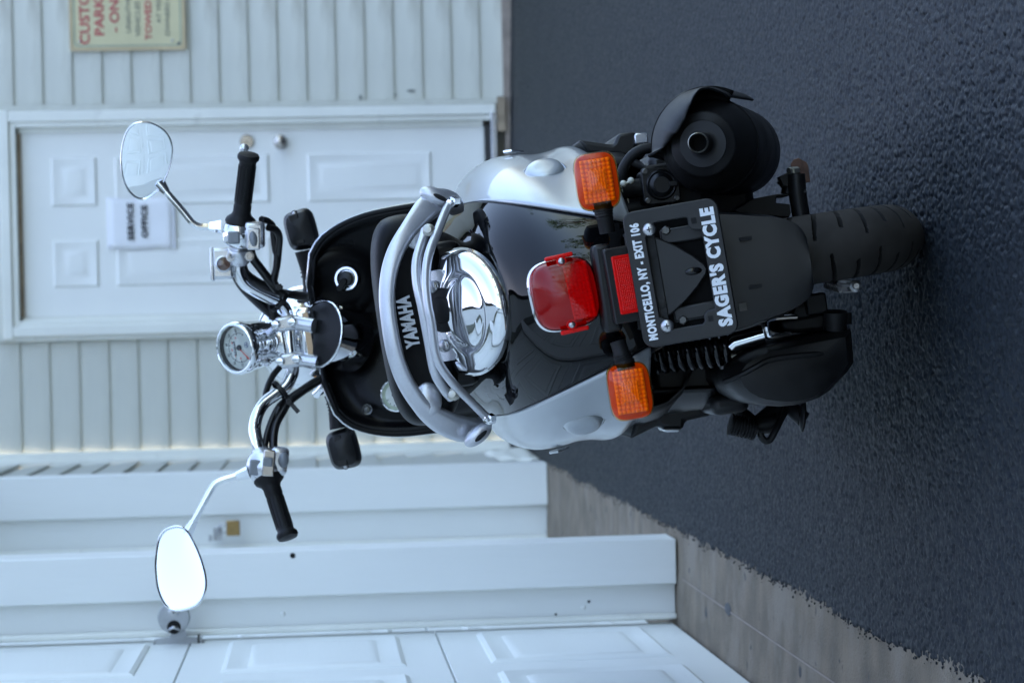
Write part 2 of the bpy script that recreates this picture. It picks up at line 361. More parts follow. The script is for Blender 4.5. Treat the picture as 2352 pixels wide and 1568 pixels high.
# ------------------------------------------------------------------ the setting: ground
def gz(x): return -SLOPE * x
def kerb(y): return -.447 + .014 * noise.noise(V((y * 1.6, 3, 0))) + .008 * noise.noise(V((y * 9, 1, 0))) + .005 * noise.noise(V((y * 45, 7, 0))) + .0055 * noise.noise(V((y * 130, 2, 0)))
NEAR = 10.15
def ground():
    b = MB(); xs = [-60, -8, -2, -.6, -.3, 0, .5, 1, 2, 8, 60]; ys = [-60, -10, 0, 2, 4, 6, 8, 10.3, 60]
    b.grid([[V((x, y, gz(x) - .005)) for x in xs] for y in ys])
    A = tag(b.build('asphalt', 'asphalt'), 'dark sealed asphalt forecourt under the scooter', 'asphalt', kind='structure')
    # near the camera the chippings are real relief: domes on a jittered lattice
    nx, ny = 620, 1150
    gy = np.linspace(2.15 ** -.5, NEAR ** -.5, ny) ** -2.0
    YY = np.repeat(gy[:, None], nx, 1); XX = -.52 + np.linspace(0, 1, nx)[None, :] * (.67 + .185 * YY); rng = np.random.default_rng(5); c = .0085
    def lattice(c, seed):
        r = np.random.default_rng(seed); nI, nJ = int(3.2 / c) + 4, int(8.2 / c) + 4
        jx, jy = r.random((nI, nJ)), r.random((nI, nJ)); rad = c * (.55 + .5 * r.random((nI, nJ))); hh = .35 + .65 * r.random((nI, nJ))
        I = ((XX + .6) / c).astype(int) + 1; J = ((YY - 2.1) / c).astype(int) + 1; H = np.zeros_like(XX)
        for di in (-1, 0, 1):
            for dj in (-1, 0, 1):
                a, e = I + di, J + dj; cx = (a - 1 + jx[a, e]) * c - .6; cy = (e - 1 + jy[a, e]) * c + 2.1
                d2 = ((XX - cx) ** 2 + (YY - cy) ** 2) / rad[a, e] ** 2
                H = np.maximum(H, hh[a, e] * np.sqrt(np.clip(1 - d2, 0, 1)))
        return H
    H = .0042 * lattice(.0080, 1) + .0022 * lattice(.0047, 2)
    ke = np.array([kerb(float(q)) for q in gy])[:, None]
    und = .0015 * np.sin(XX * 9 + 3 * np.sin(YY * 2.3)) * np.sin(YY * 5.1)
    off = np.clip((XX - (ke - .006) - .014 * (lattice(.012, 4) - .5)) / .006, 0, 1)
    ZZ = -SLOPE * XX - .0075 + off * (.0045 + H + und)
    
    me = bpy.data.meshes.new('chippings'); co = np.stack([XX, YY, ZZ], -1).reshape(-1, 3).astype(np.float32)
    k = np.arange(nx * ny).reshape(ny, nx); q = np.stack([k[:-1, :-1], k[:-1, 1:], k[1:, 1:], k[1:, :-1]], -1).reshape(-1).astype(np.int32); nq = len(q) // 4
    me.vertices.add(nx * ny); me.vertices.foreach_set('co', co.ravel()); me.loops.add(nq * 4); me.loops.foreach_set('vertex_index', q)
    me.polygons.add(nq); me.polygons.foreach_set('loop_start', np.arange(0, nq * 4, 4, dtype=np.int32)); me.update(calc_edges=True); me.validate()
    tag(link('chippings', me, 'asphalt_near', A, ang=180), kind='stuff')
    # the strip of bare concrete along the garage, its edge ragged where the seal coat stops
    b = MB(); L, Rr = [], []
    n = 1500
    for i in range(n + 1):
        y = -4 + i * 12.45 / n
        e = kerb(y) + .008
        z = -.0008
        L.append(V((-.78, y, gz(-.78) + z))); Rr.append(V((e, y, gz(e) + z)))
    b.grid([L, Rr])
    c = tag(b.build('concrete_apron', 'concrete'), 'strip of bare stained concrete along the garage doors', 'concrete', kind='structure')
    b = MB(); rnd = random.Random(3)
    for i in range(420):
        y = rnd.uniform(2.3, 8.2); x = kerb(y) - .002 - abs(rnd.gauss(0, .0055)); r = rnd.uniform(.0008, .0024)
        b.ell((x, y, gz(x) + r * .3), (r, r * rnd.uniform(.8, 1.8), r * .6), seg=6, rings=3)
    tag(b.build('asphalt_crumbs', 'asphalt_near', None, ang=180), 'crumbs of black seal coat scattered along the concrete edge', 'crumbs', kind='stuff')
    # saw joint and pits in the slab
    for pts in ([(-.57, 3.0), (-.565, 3.6), (-.56, 4.3), (-.553, 5.2)],):
        b = MB(); b.grid([[V((x - .0016, y, gz(x) + .0006)) for x, y in pts], [V((x + .0016, y, gz(x) + .0006)) for x, y in pts]])
        tag(b.build('slab_joint', 'foundation', c))
    b = MB(); b.lathe([(.013, 0), (.012, .0016), (.0005, .0018)], (-.555, 4.62, gz(-.555) - .0004), (0, 0, 1), 16, sq=2.6)
    b.build('patch', 'tar', c)
ground()

# ------------------------------------------------------------------ office building (back wall)
WY = 10.0
def office():
    t = empty('office_building', (.5, WY, 0))
    off = V((.5, WY, 0))
    def P(b, name, m, parent=t, **k):
        for q in b.v: q -= off
        return b.build(name, m, parent, **k)
    b = MB(); b.box((-.2, 10.08, 1.8), (.55, .14, 3.8)); b.box((2.35, 10.08, 1.8), (2.72, .14, 3.8)); b.box((.535, 10.08, 2.9), (.92, .14, 1.6)); b.box((1.6, 12.2, 1.8), (4.2, 4.0, 3.8))
    P(b, 'wall', 'siding')
    b = MB(); b.box((1.6, 12.0, 3.85), (4.9, 4.9, .14)); P(b, 'roof', 'roof_felt')
    b = MB(); b.box((2.32, 10.0, -.045), (2.64, .07, .085)); b.box((-.18, 10.0, -.02), (.56, .07, .05)); b.box((.52, 9.99, -.03), (.96, .06, .05)); P(b, 'foundation', 'foundation', bevel=.004)
    b = MB(); b.box((.99, 9.950, .012), (.15, .02, .034)); P(b, 'sill_plank', 'bare_wood')
    # clapboards: one mesh per length, one object per board
    def board(x0, x1):
        h = .1256; m = MB(); s = [(0, .004), (-.0125, .0), (-.0135, .006), (-.009, .058), (-.008, .064), (-.003, h + .003), (0, h + .003)]
        m.grid([[V((x, y, z)) for y, z in s] for x in (x0, x1)]); m.f.append(tuple(range(7))); m.f.append(tuple(range(7, 14)))
        return m
    first = {}
    for key, x0, x1, ks in (('r', 1.062, 3.6, range(0, 28)), ('l', -.455, .062, range(0, 28)), ('t', .062, 1.062, range(17, 28))):
        for k in ks:
            z = .097 + (k - 1) * .1256 + (.0006 * math.sin(k * 2.1))
            if key not in first:
                o = board(x0 - .5, x1 - .5).build('siding_board', 'siding', t, ang=20); first[key] = o
            else: o = first[key].copy(); col.objects.link(o)
            o.location = (0, 0, z)
    # casing, jamb, threshold
    b = MB()
    b.box((1.012, 9.972, 1.085), (.046, .05, 2.10)); b.box((.978, 9.985, 1.085), (.024, .05, 2.08)); P(b, 'door_casing', 'trim', bevel=.004)
    b = MB(); b.box((.093, 9.972, 1.095), (.044, .05, 2.08)); b.box((.126, 9.985, 1.095), (.024, .05, 2.06)); P(b, 'door_casing', 'trim', bevel=.004)
    b = MB(); b.box((.55, 9.969, 2.147), (.98, .05, .042)); b.box((.55, 9.983, 2.113), (.87, .05, .028)); P(b, 'door_casing', 'trim', bevel=.004)
    b = MB(); b.box((1.047, 9.972, 1.1), (.022, .034, 2.2)); P(b, 'siding_channel', 'siding', bevel=.003)
    b = MB(); b.box((.060, 9.972, 1.1), (.022, .034, 2.2)); P(b, 'siding_channel', 'siding', bevel=.003)
    b = MB(); b.box((.55, 9.965, .045), (.90, .05, .026)); P(b, 'threshold', 'alu', bevel=.003)
    b = MB(); b.box((.55, 10.0, .0705), (.80, .018, .023)); P(b, 'weather_strip', 'rubber_strip')
    b = MB(); b.box((.145, 10.006, 1.09), (.018, .012, 2.0)); P(b, 'weather_strip', 'trim')
    b = MB(); b.box((.955, 10.006, 1.09), (.024, .012, 2.0)); P(b, 'weather_strip', 'trim')
    b = MB(); b.box((.55, 10.004, 2.091), (.79, .012, .016)); P(b, 'weather_strip', 'bare_wood')
    # six-panel door
    b = MB(); b.box((.549, 10.035, 1.083), (.79, .044, 2.0)); d = P(b, 'door', 'door_white', bevel=.002)
    for x0, x1 in ((.64, .826), (.292, .470)):
        for z0, z1 in ((1.775, 1.945), (1.035, 1.675), (.33, .845)):
            b = raised_panel(((x0 + x1) / 2, 10.013, (z0 + z1) / 2), (1, 0, 0), (0, 0, 1), x1 - x0 + .03, z1 - z0 + .03, 1.0)
            P(b, 'door_panel', 'door_white', d, ang=25)
    b = MB(); b.lathe([(.030, 0), (.030, .006), (.012, .010), (.012, .03), (.024, .036), (.028, .048), (.025, .060), (.008, .066), (.0005, .066)], (.889, 10.012, .972), (0, -1, 0), 24); P(b, 'door_knob', 'nickel', d)
    b = MB(); b.lathe([(.031, 0), (.031, .008), (.026, .014), (.018, .014), (.017, .018), (.0005, .018)], (.893, 10.012, 1.116), (0, -1, 0), 24); q = P(b, 'deadbolt', 'nickel', d)
    b = MB(); b.box((.893, 9.992, 1.116), (.003, .004, .012)); P(b, 'keyhole', 'hole', d)
    # corner post where the wall meets the garage
    b = MB(); b.box((-.45, 9.962, 1.5), (.045, .034, 3.0)); b.box((-.474, 9.93, 1.5), (.03, .06, 3.0)); P(b, 'corner_post', 'trim', bevel=.003)
    # dents and scuffs on the siding by the door
    for x, z, a, c in ((1.075, .62, .012, .006), (1.10, .40, .006, .02), (1.085, .47, .008, .004)):
        b = MB(); b.ell((x, 9.984, z), (a, .0015, c), seg=8, rings=4); P(b, 'scuff', 'sign_ink')
    tag(t, 'pale grey clapboard office wall with a white six-panel door', 'building')
    # notice in a plastic sleeve taped to the door
    n = empty('paper_notice', (.547, 10.0, 1.58))
    def Q(b, name, m, **k):
        for q in b.v: q -= V((.547, 10.0, 1.58))
        return b.build(name, m, n, **k)
    b = MB(); rows = []
    for i in range(9):
        z = 1.434 + .29 * i / 8
        rows.append([V((.437 + .221 * j / 8 + .004 * math.sin(i), 9.9985 - .004 * abs(noise.noise(V((j * .6, i * .5, 2)))), z)) for j in range(9)])
    b.grid(rows); Q(b, 'sheet', 'paper', solid=.0008)
    b = MB(); b.box((.547, 9.9955, 1.437), (.222, .0006, .010)); Q(b, 'sleeve_edge', 'sleeve')
    lettering('lettering', 'SERVICE', 'ink', n, V((.556, 9.990, 1.622)) - V((.547, 10, 1.58)), (1, 0, 0), (0, 0, 1), .160, .028, bold=.045, space=1.1)
    lettering('lettering', 'OFFICE', 'ink', n, V((.556, 9.990, 1.563)) - V((.547, 10, 1.58)), (1, 0, 0), (0, 0, 1), .140, .028, bold=.045, space=1.1)
    tag(n, 'white SERVICE OFFICE notice in a plastic sleeve on the door', 'notice')
    # parking sign
    c = V((1.495, 9.975, 1.613)); g = empty('parking_sign', c)
    X_, Z_ = (1, 0, 0), (0, 0, 1)
    b = MB(); b.box((0, 0, 0), (.41, .008, .494)); b.build('board', 'sign_cream', g, bevel=.003)
    plate('rim', [rrect(.41, .494, .012), rrect(.386, .470, .018)], 'sign_rim', g, (0, -.006, 0), X_, Z_, .002, 0)
    plate('border_line', [rrect(.374, .458, .02), rrect(.362, .446, .018)], 'sign_line', g, (0, -.0052, 0), X_, Z_, .001, 0)
    for txt, m, v, wd, ht in (('CUSTOMER', 'sign_red', 196, .354, .044), ('PARKING', 'sign_red', 229, .278, .042), ('- ONLY -', 'sign_red', 263, .25, .042), ('UNAUTHORIZED', 'sign_ink', 294, .258, .021),
                              ('VEHICLES WILL BE', 'sign_ink', 315, .290, .021), ('TOWED AWAY', 'sign_red', 339, .322, .029), ('AT VEHICLE', 'sign_ink', 363, .18, .019), ('OWNERS EXPENSE', 'sign_ink', 382, .29, .019)):
        lettering('lettering', txt, m, g, (0, -.0062, 1.860 - (v - 162) / 527 - 1.613), X_, Z_, wd, ht, bold=.02 if m == 'sign_red' else 0)
    b = MB(); b.box((-.178, -.0058, -.218), (.014, .002, .016)); b.build('maker_mark', 'sign_ink', g)
    for x, z in ((-.165, .205), (-.165, -.19)):
        b = MB(); screw(b, (x, -.004, z), (0, -1, 0), .006, .004); b.build('screw', 'steel', g)
    tag(g, 'cream CUSTOMER PARKING ONLY sign with red letters on the clapboards', 'sign')
office()

# ------------------------------------------------------------------ garage building (left)
def garage():
    t = empty('garage_building', (-.66, 5, 0)); off = V((-.66, 5, 0))
    def P(b, name, m, parent=t, **k):
        for q in b.v: q -= off
        return b.build(name, m, parent, **k)
    b = MB(); b.box((-4.05, 2.9, 2.9), (6.6, 14.0, 5.8)); P(b, 'wall', 'side_siding')
    b = MB(); b.box((-4.0, 2.9, 5.87), (7.4, 14.6, .14)); P(b, 'roof', 'roof_felt')
    b = MB(); b.box((-.60, 2.2, 4.03), (.24, 12.2, 3.5)); P(b, 'upper_wall', 'side_siding')
    def post(y0, xr, xm, xl, z0):
        b = MB(); b.box(((xr + xm) / 2, y0 + .07, 1.15 + z0 / 2), (abs(xr - xm), .14, 2.3 - z0)); p = P(b, 'post', 'post_white', bevel=.003)
        b = MB(); b.box(((xm + xl) / 2 + .001, y0 + .075, 1.15 + z0 / 2), (abs(xl - xm) - .003, .09, 2.3 - z0)); P(b, 'stop_board', 'post_white', p, bevel=.002)
        b = MB(); b.box((xl + .006, y0 + .018, 1.15 + z0 / 2), (.014, .020, 2.3 - z0)); P(b, 'door_seal', 'trim', p, bevel=.004)
        return p
    p1 = post(5.27, -.466, -.571, -.652, .019)
    p2 = post(8.27, -.441, -.594, -.716, .016)
    post(2.68, -.466, -.571, -.652, .019); post(.09, -.466, -.571, -.652, .019); post(-2.5, -.466, -.571, -.652, .019)
    for x, z, r in ((-.4765, .904, .0065), (-.608, .222, .0035), (-.635, .30, .003)):
        b = MB(); b.lathe([(r, 0), (r * .9, .001), (.0004, .001)], (x, 5.2698 if x > -.5 else 5.2995, z), (0, -1, 0), 10); P(b, 'nail_hole', 'hole', p1)
    for x, z in ((-.612, .93), (-.62, .235)):
        b = MB(); screw(b, (x, 5.2998, z), (0, -1, 0), .006, .003); P(b, 'nail_head', 'post_white', p1)
    def gdoor(y0, y1, x, npan=4):
        d = empty('garage_door'); d.parent = t; off2 = V(off)
        hs = .557; wd = y1 - y0
        m = (wd - npan * .476) / (npan + .05)
        for k in range(4):
            z0 = .026 + k * hs
            b = MB(); b.box((x - .02, (y0 + y1) / 2, z0 + hs / 2 - .0015), (.04, wd, hs - .003)); P(b, 'door_section', 'garage_white', d, bevel=.002)
            for j in range(npan):
                c = y1 - .105 - .238 - j * (.476 + m)
                P(raised_panel((x - .0005, c, z0 + hs / 2 - .002), (0, 1, 0), (0, 0, 1), .476, .385, 1.05), 'door_panel', 'garage_white', d, ang=20)
        b = MB(); b.box((x - .02, (y0 + y1) / 2, .019), (.03, wd, .016)); P(b, 'bottom_seal', 'rubber_strip', d)
    gdoor(2.82, 5.31, -.664); gdoor(5.41, 8.31, -.712, 5); gdoor(.23, 2.68, -.664); gdoor(-2.36, .09, -.664)
    # clapboards on the return wall beyond the far post, their ends ragged at the corner
    h = .1256; m = None
    for k in range(19):
        o = None
        if m is None:
            b = MB(); s = [(0, .004), (.017, 0), (.018, .006), (.004, h + .003), (0, h + .003)]
            b.grid([[V((x, y, z)) for x, z in s] for y in (8.40, 9.90)]); b.f.append((0, 1, 2, 3, 4)); b.f.append((5, 6, 7, 8, 9))
            o = P(b, 'siding_board', 'side_siding', ang=20); m = o
        else: o = m.copy(); col.objects.link(o)
        o.location = (-.492 + .66 - .66 + (.004 if k % 4 == 1 else 0), .012 * math.sin(k * 2.7), k * h - .03)
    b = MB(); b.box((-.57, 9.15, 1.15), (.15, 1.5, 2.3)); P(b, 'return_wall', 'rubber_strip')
    b = MB(); b.box((-.462, 8.425, 1.15), (.036, .03, 2.3)); P(b, 'siding_channel', 'trim', bevel=.003)
    # loose flashing at the foot of the corner
    b = MB(); rows = []
    for i in range(8):
        z = .02 + .17 * i / 7
        rows.append([V((-.44 + .03 * noise.noise(V((i * .8, j * .7, 1))) + .006 * j, 8.5 + .20 * j, z)) for j in range(4)])
    b.grid(rows); P(b, 'flashing', 'trim', solid=.002)
    tag(t, 'white painted garage with panelled overhead doors and square posts', 'building')
    # hasp on the near door with its round padlock
    c = V((-.63, 5.235, 1.165))
    g = empty('hasp', c)
    b = MB(); b.prism([V((x, 0, z)) for x, z in ((-.047, -.05), (-.022, -.052), (-.018, -.02), (-.006, -.012), (-.006, .012), (-.018, .02), (-.022, .054), (-.047, .05))], (0, 1, 0), .0035); b.build('plate', 'galv', g, bevel=.0008)
    b = MB(); b.box((-.040, .016, 0), (.014, .03, .115)); b.box((-.030, .008, -.045), (.03, .02, .006)); b.build('bracket', 'dark_bolt', g, bevel=.001)
    b = MB(); b.tube([(-.018, .004, -.014), (-.004, .002, -.012), (.002, .002, 0), (-.004, .002, .012), (-.018, .004, .014)], .003, 8); b.build('staple', 'steel', g)
    tag(g, 'grey steel hasp on the near garage post beside the disc padlock', 'hasp')
    g = empty('disc_padlock', V((-.6, 5.205, 1.172)))
    b = MB(); b.lathe([(.026, 0), (.0335, .001), (.036, .005), (.036, .020), (.0335, .024), (.0005, .024)], (0, .012, 0), (0, -1, 0), 36, sq=1); b.build('body', 'galv', g, bevel=.0006)
    b = MB(); b.lathe([(.0285, 0), (.0275, .0012), (.0005, .0014)], (0, -.0118, 0), (0, -1, 0), 36); b.build('face', 'galv', g)
    b = MB(); b.ell((.012, -.0130, 0), (.010, .0016, .014)); b.build('key_cover', 'steel', g)
    b = MB(); b.lathe([(.002, 0), (.002, .001), (.0003, .001)], (.012, -.0146, 0), (0, -1, 0), 10); b.build('keyhole', 'hole', g)
    b = MB(); b.lathe([(.0155, 0), (.0155, .0012), (.0004, .0012)], (-.021, -.0126, 0), (0, -1, 0), 24); b.build('shackle_gap', 'hole', g)
    b = MB(); b.tube([(-.028, -.009, -.014), (-.022, -.013, 0), (-.028, -.009, .014)], .0045, 10); b.build('shackle', 'steel', g)
    tag(g, 'round steel disc padlock hanging on the near garage post', 'padlock')
    g = empty('padlock', V((-.648, 8.215, 1.172)))
    b = MB(); b.box((.010, 0, -.024), (.054, .024, .048)); b.build('body', 'brass', g, bevel=.003)
    b = MB(); b.tube([(-.004, 0, -.002), (-.004, 0, .016), (.003, 0, .026), (.016, 0, .026), (.023, 0, .016), (.023, 0, -.002)], .0035, 8); b.build('shackle', 'steel', g)
    tag(g, 'small brass padlock hanging by the far garage post', 'padlock')
    g = empty('latch', V((-.660, 8.23, 1.20)))
    b = MB(); b.box((0, .012, .004), (.045, .012, .03)); b.tube([(.0, 0, -.01), (.012, -.014, .0), (.0, 0, .012)], .003, 8); b.box((-.012, -.002, .03), (.02, .02, .012)); b.build('slide_bolt', 'steel', g, bevel=.001)
    tag(g, 'steel slide latch on the far garage door above the brass padlock', 'latch')
garage()

# ------------------------------------------------------------------ trees beyond the forecourt (they show in chrome and paint)
def trees():
    tr, lf = MB(), MB()
    for i, (x, y, h, r) in enumerate(((-5, -26, 9, 3.6), (3, -29, 10.5, 4.2), (10.5, -25, 8.5, 3.8), (17, -19, 10, 4.2), (21, -9, 9, 4), (22, 2, 8, 3.6), (20, 12, 9.5, 4))):
        rnd = random.Random(40 + i); o = V((x, y, gz(x)))
        tr.tube([o + V(q) for q in ((0, 0, -.1), (.1, .05, h * .25), (-.1, .1, h * .5), (.05, 0, h * .8))], [.26, .2, .14, .05], 8)
        for k in range(5):
            a = rnd.uniform(0, 6.28); z = h * rnd.uniform(.3, .6); q = r * .7
            tr.tube([o + V((0, .05, z)), o + V((math.cos(a) * q * .5, math.sin(a) * q * .5, z + .6)), o + V((math.cos(a) * q, math.sin(a) * q, z + 1.3))], [.1, .07, .02], 6)
        for c, cr in [(o + V((rnd.gauss(0, .42) * r, rnd.gauss(0, .42) * r, h * rnd.uniform(.3, 1.0))), rnd.uniform(.7, 1.35)) for _ in range(30)]:
            for _ in range(75):
                p = c + V((rnd.gauss(0, 1), rnd.gauss(0, 1), rnd.gauss(0, 1))).normalized() * cr * rnd.uniform(.4, 1)
                e1 = V((rnd.gauss(0, 1), rnd.gauss(0, 1), rnd.gauss(0, 1))).normalized(); e2 = e1.orthogonal().normalized(); s = rnd.uniform(.09, .2)
                lf.add([p - e1 * s, p + e2 * s * .6, p + e1 * s, p - e2 * s * .6], [(0, 1, 2, 3)])
    t = empty('far_wood', (0, -25, 0)); t.location = (0, 0, 0)
    tag(tr.build('trunks', 'bark', t), kind='stuff'); tag(lf.build('foliage', 'leaf', t, flat=True), kind='stuff')
    tag(t, 'belt of broadleaf trees far across the forecourt, mirrored in the chrome', 'trees', kind='stuff')
trees()

# ------------------------------------------------------------------ the scooter
T = empty('motor_scooter'); T.matrix_world = SM
tag(T, 'silver and black retro motor scooter leaning on its stand, seen from behind', 'scooter')
# 'D(y)' keeps parts that lie in the symmetry plane there
WT = smooth_tab([(.30, .17), (.40, .19), (.432, .206), (.445, .217), (.458, .219), (.475, .2155), (.50, .214), (.53, .218), (.56, .217), (.585, .207), (.605, .190), (.618, .168), (.627, .153), (.64, .142), (.655, .125), (.67, .10), (.684, .06)], 4)
YR = smooth_tab([(.30, -.20), (.42, -.236), (.46, -.247), (.50, -.2465), (.54, -.236), (.57, -.219), (.60, -.190), (.62, -.160), (.64, -.118), (.655, -.075), (.67, -.02), (.684, .05)], 4)
NE = 2.3
def tail_pt(t, z, k=1.0):
    W_, yr = interp(WT, z), interp(YR, z); yf = .30
    st, ct = math.sin(t), math.cos(t)
    x = W_ * k * math.copysign(abs(st) ** (2 / NE), st); y = yf - (yf - yr) * k * abs(ct) ** (2 / NE)
    return V((x, y, z))
def seam_t(z):
    xs = .083 + (z - .427) * .352; return math.asin(min(1, xs / interp(WT, z)) ** (NE / 2))
def tail_nrm(t, z):
    a, b = tail_pt(t + .01, z), tail_pt(t - .01, z); c, d = tail_pt(t, z + .003), tail_pt(t, z - .003)
    n = (a - b).cross(c - d).normalized(); p = tail_pt(t, z)
    return n if n.dot(V((p.x, p.y - .3, .02))) > 0 else -n

def body():
    # black centre of the tail
    b = MB(); rows = []
    zs = [.405 + (.684 - .405) * i / 60 for i in range(61)]
    for z in zs:
        tm = min(seam_t(z) + .05, math.pi / 2) if z < .63 else math.pi / 2
        row = []
        for j in range(57):
            u = j / 28 - 1; t = tm * u; p = tail_pt(t, z, .988)
            # the shallow crease that sweeps round under the filler cover
            zc = .592 + .055 * abs(p.x / .15) ** 1.6
            d = (z - zc); p.y += .0022 * max(-1, min(1, d / .004)) * (1 if z < .66 else 0) * max(0, 1 - abs(d) / .05)
            row.append(p)
        rows.append(row)
    top = [V((p.x * .5, p.y + .1, .69)) for p in rows[-1]]; rows.append(top)
    b.grid(rows); tail = b.build('tail_cowl', 'gloss_black', T, ang=60, solid=.004)
    # silver side panels
    for s in (1, -1):
        b = MB(); rows = []
        for i in range(49):
            z = .427 + (.6265 - .427) * i / 48; ts = seam_t(z); row = []
            for j in range(33):
                t = ts + (math.pi / 2 - ts) * j / 32; p = tail_pt(t, z)
                lip = .0 if i > 5 else (.012 * (1 - i / 5) ** 2) * max(0, (j - 10) / 22)
                p.z -= lip
                p.x *= s; row.append(p)
            W_ = interp(WT, z)
            for y in (.36, .44, .52): row.append(V((s * (W_ - (y - .3) * .25), y, z - (row[32].z * 0))))
            rows.append(row)
        b.grid(rows); pn = b.build('side_panel', 'silver', T, ang=60, solid=.004)
        # round boss, its collar and the small badge
        t0, z0 = (.87, .514)
        p = tail_pt(t0, z0); p.x *= s; nn = tail_nrm(t0, z0); nn.x *= s; nn = (nn + V((s * .60, -.78, .18)).normalized()).normalized(); p -= nn * .003
        b = MB(); b.lathe([(.0325, -.030), (.0315, .0010), (.0295, .0022), (.0285, .0015), (.0268, .0042), (.0240, .0092), (.0200, .0116), (.012, .0125), (.0005, .0128)], p - nn * .001, nn, 40, sq=1.0); b.build('boss', 'silver', pn, ang=50)
        p = tail_pt(1.38, .528); p.x *= s
        b = MB(); b.bar(p + V((s * .0035, -.045, .012)), p + V((s * .006, .05, -.014)), .004, .014); b.build('badge', 'chrome', pn, bevel=.0012)
    # filler surround: a chrome half dish let into the tail, with the grey mounting plate and rubber bung above it
    o = V((0, -.092, .656)); dn = V((0, -.88, -.475)).normalized(); ex = V((1, 0, 0)); nn = ex.cross(-dn).normalized()
    if nn.z < 0: nn = -nn
    b = MB(); rows = []
    for i in range(25):
        r = i / 24; row = []
        for j in range(49):
            a = math.pi * (-.06 + 1.12 * j / 48); x = .0865 * r * math.cos(a); d = .108 * r * math.sin(a)
            h = .021 * (1 - r ** 2.4)
            e = math.hypot(x / .047, (d - .036) / .040); h += -.0035 * math.exp(-((e - 1) / .10) ** 2) + .002 * (1 if e < 1 else 0) * (1 - e)
            h -= .010 * math.exp(-((e - 1.75) / .25) ** 2) * 0
            if r > .93: h -= .012 * (r - .93) / .07
            row.append(o + ex * x + dn * d + nn * (h + .004))
        rows.append(row)
    b.grid(rows); fc = b.build('filler_surround', 'chrome', T, ang=60, solid=.002)
    o2 = V((.0, -.072, .686)); o2 = S(1012, 726, -.090); o2.x = .0; b = MB(); b.prism(frame_pts(rrect(.122, .040, .010), o2, (1, 0, 0), (0, .62, .78)), (0, -.78, .62), .003); mp = b.build('mount_plate', 'alu', T, bevel=.001)
    for px, py in ((995, 659), (1020, 794)):
        p = S(px, py, -.094); b = MB(); screw(b, p, (0, -.78, .62), .0085, .005); b.build('screw', 'steel', mp)
    p = S(1018, 712, -.098); b = MB(); b.lathe([(.030, -.01), (.030, .002), (.026, .005), (.018, .0055), (.016, .009), (.010, .0105), (.0005, .011)], p, (0, -.72, .69), 28, sq=1.0); b.build('rubber_bung', 'rubber', mp)
    return tail
body()

def seat():
    b = MB(); rows = []
    for y, w_, zt, zb in ((-.035, .100, .738, .69), (-.045, .125, .752, .675), (-.030, .142, .762, .665), (.0, .146, .765, .66), (.06, .149, .764, .66), (.15, .149, .757, .65), (.28, .15, .748, .64), (.40, .135, .742, .63), (.50, .11, .735, .63), (.53, .085, .72, .64)):
        ring = []
        for j in range(32):
            a = 2 * math.pi * j / 32; c, s_ = math.cos(a), math.sin(a)
            ring.append(V((w_ * math.copysign(abs(c) ** .62, c), y, (zt + zb) / 2 + (zt - zb) / 2 * math.copysign(abs(s_) ** .6, s_))))
        rows.append(ring)
    b.loft(rows); st = b.build('seat', 'vinyl', T, sub=2, ang=180)
    b = MB(); b.box((0, .0, .665), (.20, .05, .05)); b.build('seat_base', 'plastic', T, bevel=.01)
    # the maker's name printed across the back of the seat
    a, c = S(948, 800, -.0475), S(922, 680, -.0475)
    m_ = (a + c) / 2; m_.y = -.0485
    lettering('lettering', 'YAMAHA', 'grey_print', st, (m_.x, -.0478, m_.z - .001), c - a, V((0, .02, 1)), (c - a).length, .0195, ext=.0012, bold=.055, space=1.1)
    return st
seat()

